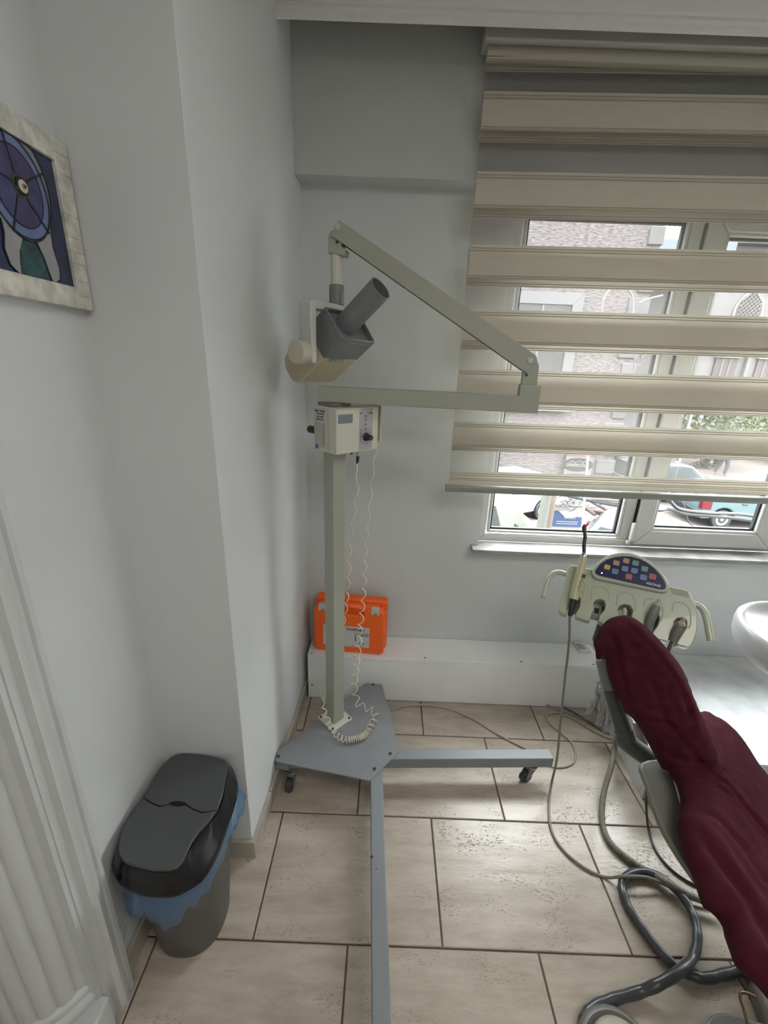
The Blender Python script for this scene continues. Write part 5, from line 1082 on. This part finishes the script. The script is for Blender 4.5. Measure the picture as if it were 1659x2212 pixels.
tree('street_tree', 17.2, 22, -1.9, 2.3, 2.6, 2600, 'bushy green street tree behind the lamp post, far right outside')
tree('street_tree', 15.9, 27.5, -1.9, 1.4, 2.4, 1400, 'smaller yellow-green tree just left of the street lamp')
tree('street_tree', 22.2, 23.5, -2.0, 1.9, 2.3, 1600, 'green tree at the outermost right of the window view')
tree('street_tree', 9.45, 18.2, -2.6, .8, 2.2, 900, 'narrow dark green tree beside the stucco building corner', .10)
sp3 = thing('potted_shrub', tuple(at(1518, 1012, z=GZ)), 'low dark jagged shrub on the far pavement behind the silver car', 'shrub'); mbs = MB()
q0 = at(1519, 1011, z=GZ)
for i in range(260):
    c = q0 + V((random.gauss(0, .22), random.gauss(0, .2), random.uniform(.05, .75))); a = V((random.uniform(-1, 1), random.uniform(-1, 1), random.uniform(-1, 1))) * .12; b = a.cross(V((0, 0, 1))) * .6
    mbs.add([c - a, c + b, c + a, c - b], [(0, 1, 2, 3)])
o = mbs.build('foliage', mat('shrub_dark', (.05, .045, .04), .8), sp3, smooth=False); o['kind'] = 'stuff'
# lamp post
lp = at(1492, 900, y=18.6); lt_ = thing('street_lamp', (lp.x, 18.6, GZ), 'white two-armed street lamp post in front of the green trees', 'street lamp'); lm = mat('lamp_white', (.42, .42, .41), .4)
MB().tube([V((lp.x, 18.6, GZ)), V((lp.x, 18.6, GZ + 1)), V((lp.x, 18.6, lp.z + .55))], [.10, .07, .06], 12).build('pole', lm, lt_)
for s in (-1, 1):
    MB().tube(spline([V((lp.x, 18.6, lp.z + .25)), V((lp.x + s * .25, 18.6, lp.z + .42)), V((lp.x + s * .42, 18.6, lp.z + .30))], 5), .022, 6).build('arm', lm, lt_)
    MB().lathe([(.02, .16), (.10, .12), (.22, .02), (.20, -.01), (.10, -.03), (.09, -.18), (.02, -.22)], FR((lp.x + s * .42, 18.6, lp.z + .14), (1, 0, 0), (0, 1, 0), Z3), 14).build('lantern', lm, lt_)
# far wall and a pedestrian
tag(MB().box(13.0, 30, 24.6, 24.9, GZ, GZ + .8).build('low_garden_wall', plain), 'long low grey garden wall behind the pedestrian', 'wall')
def walker(px, py, label, c_top, c_leg):
    q = at(px, py, z=GZ); t = thing('person', (q.x, q.y, GZ), label, 'person')
    import bmesh
    J = [(0, 0, .95, .13), (0, 0, 1.15, .13), (0, 0, 1.40, .16), (0, 0, 1.50, .06), (0, 0, 1.62, .10), (0, 0, 1.74, .09),
         (.10, 0, .88, .09), (.12, -.08, .48, .065), (.12, -.02, .09, .045), (.12, -.16, .04, .04), (-.10, 0, .88, .09), (-.13, .12, .50, .065), (-.14, .25, .12, .045), (-.14, .13, .05, .04),
         (.20, 0, 1.38, .065), (.25, .05, 1.12, .05), (.24, -.08, .90, .038), (.24, -.11, .80, .035), (-.20, 0, 1.38, .065), (-.25, .02, 1.12, .05), (-.26, -.10, .90, .038), (-.26, -.13, .80, .035)]
    E_ = [(0, 1), (1, 2), (2, 3), (3, 4), (4, 5), (0, 6), (6, 7), (7, 8), (8, 9), (0, 10), (10, 11), (11, 12), (12, 13), (2, 14), (14, 15), (15, 16), (16, 17), (2, 18), (18, 19), (19, 20), (20, 21)]
    me = bpy.data.meshes.new('body'); me.from_pydata([(a, b, c) for a, b, c, r in J], E_, []); o = bpy.data.objects.new('body', me); COL.objects.link(o); o.parent = t
    o.modifiers.new('skin', 'SKIN'); sl = me.skin_vertices[0].data
    for i, (a, b, c, r) in enumerate(J): sl[i].radius = (r, r); sl[i].use_root = (i == 0)
    x = o.modifiers.new('sub', 'SUBSURF'); x.levels = x.render_levels = 2; me.materials.append(mat('skin_tone', (.25, .15, .11), .6))
    # clothing sleeves follow the limbs
    mb = MB()
    for L_, rr in (([(0, 0, .90), (0, 0, 1.15), (0, 0, 1.42), (0, 0, 1.47)], [.165, .16, .185, .09]), ([(.19, 0, 1.40), (.25, .05, 1.12), (.24, -.08, .92)], [.085, .066, .055]), ([(-.19, 0, 1.40), (-.25, .02, 1.12), (-.26, -.10, .92)], [.085, .066, .055])):
        mb.tube([V(p) + V((q.x, q.y, GZ)) for p in L_], rr, 12)
    mb.build('jacket', mat('jacket_' + label[:6], c_top, .8), t)
    mb = MB()
    for L_ in ([(0.07, 0, .96), (.12, -.08, .48), (.12, -.02, .13)], [(-.07, 0, .96), (-.13, .12, .50), (-.14, .25, .16)]): mb.tube([V(p) + V((q.x, q.y, GZ)) for p in L_], [.12, .085, .065], 12)
    mb.build('trousers', mat('trousers_' + label[:6], c_leg, .8), t)
    MB().lathe([(.02, 1.83), (.09, 1.80), (.115, 1.72), (.11, 1.64), (.07, 1.60)], FR((q.x, q.y + .015, GZ), (1, 0, 0), (0, 1, 0), Z3), 16).build('hair', mat('hair_dark', (.02, .015, .012), .7), t)
walker(1557, 1028, 'pedestrian in a dark jacket and blue-grey trousers walking on the far pavement', (.045, .035, .035), (.07, .08, .11))

for cat_, nm_, grp_ in (('tree', 'street_tree', 'street trees outside the window'), ('car', '', 'cars parked in the street'), ('handpiece', 'tray_handpiece', 'handpieces in the tray slots'), ('cable', 'street_cable', 'black cables sagging outside the right-hand pane'), ('cable', 'wall_cable', 'white cables on the stucco wall'), ('pole', '', 'poles outside the left-hand pane')):
    for o in list(S.objects):
        if not o.parent and o.get('category') == cat_ and o.name.startswith(nm_): o['group'] = grp_
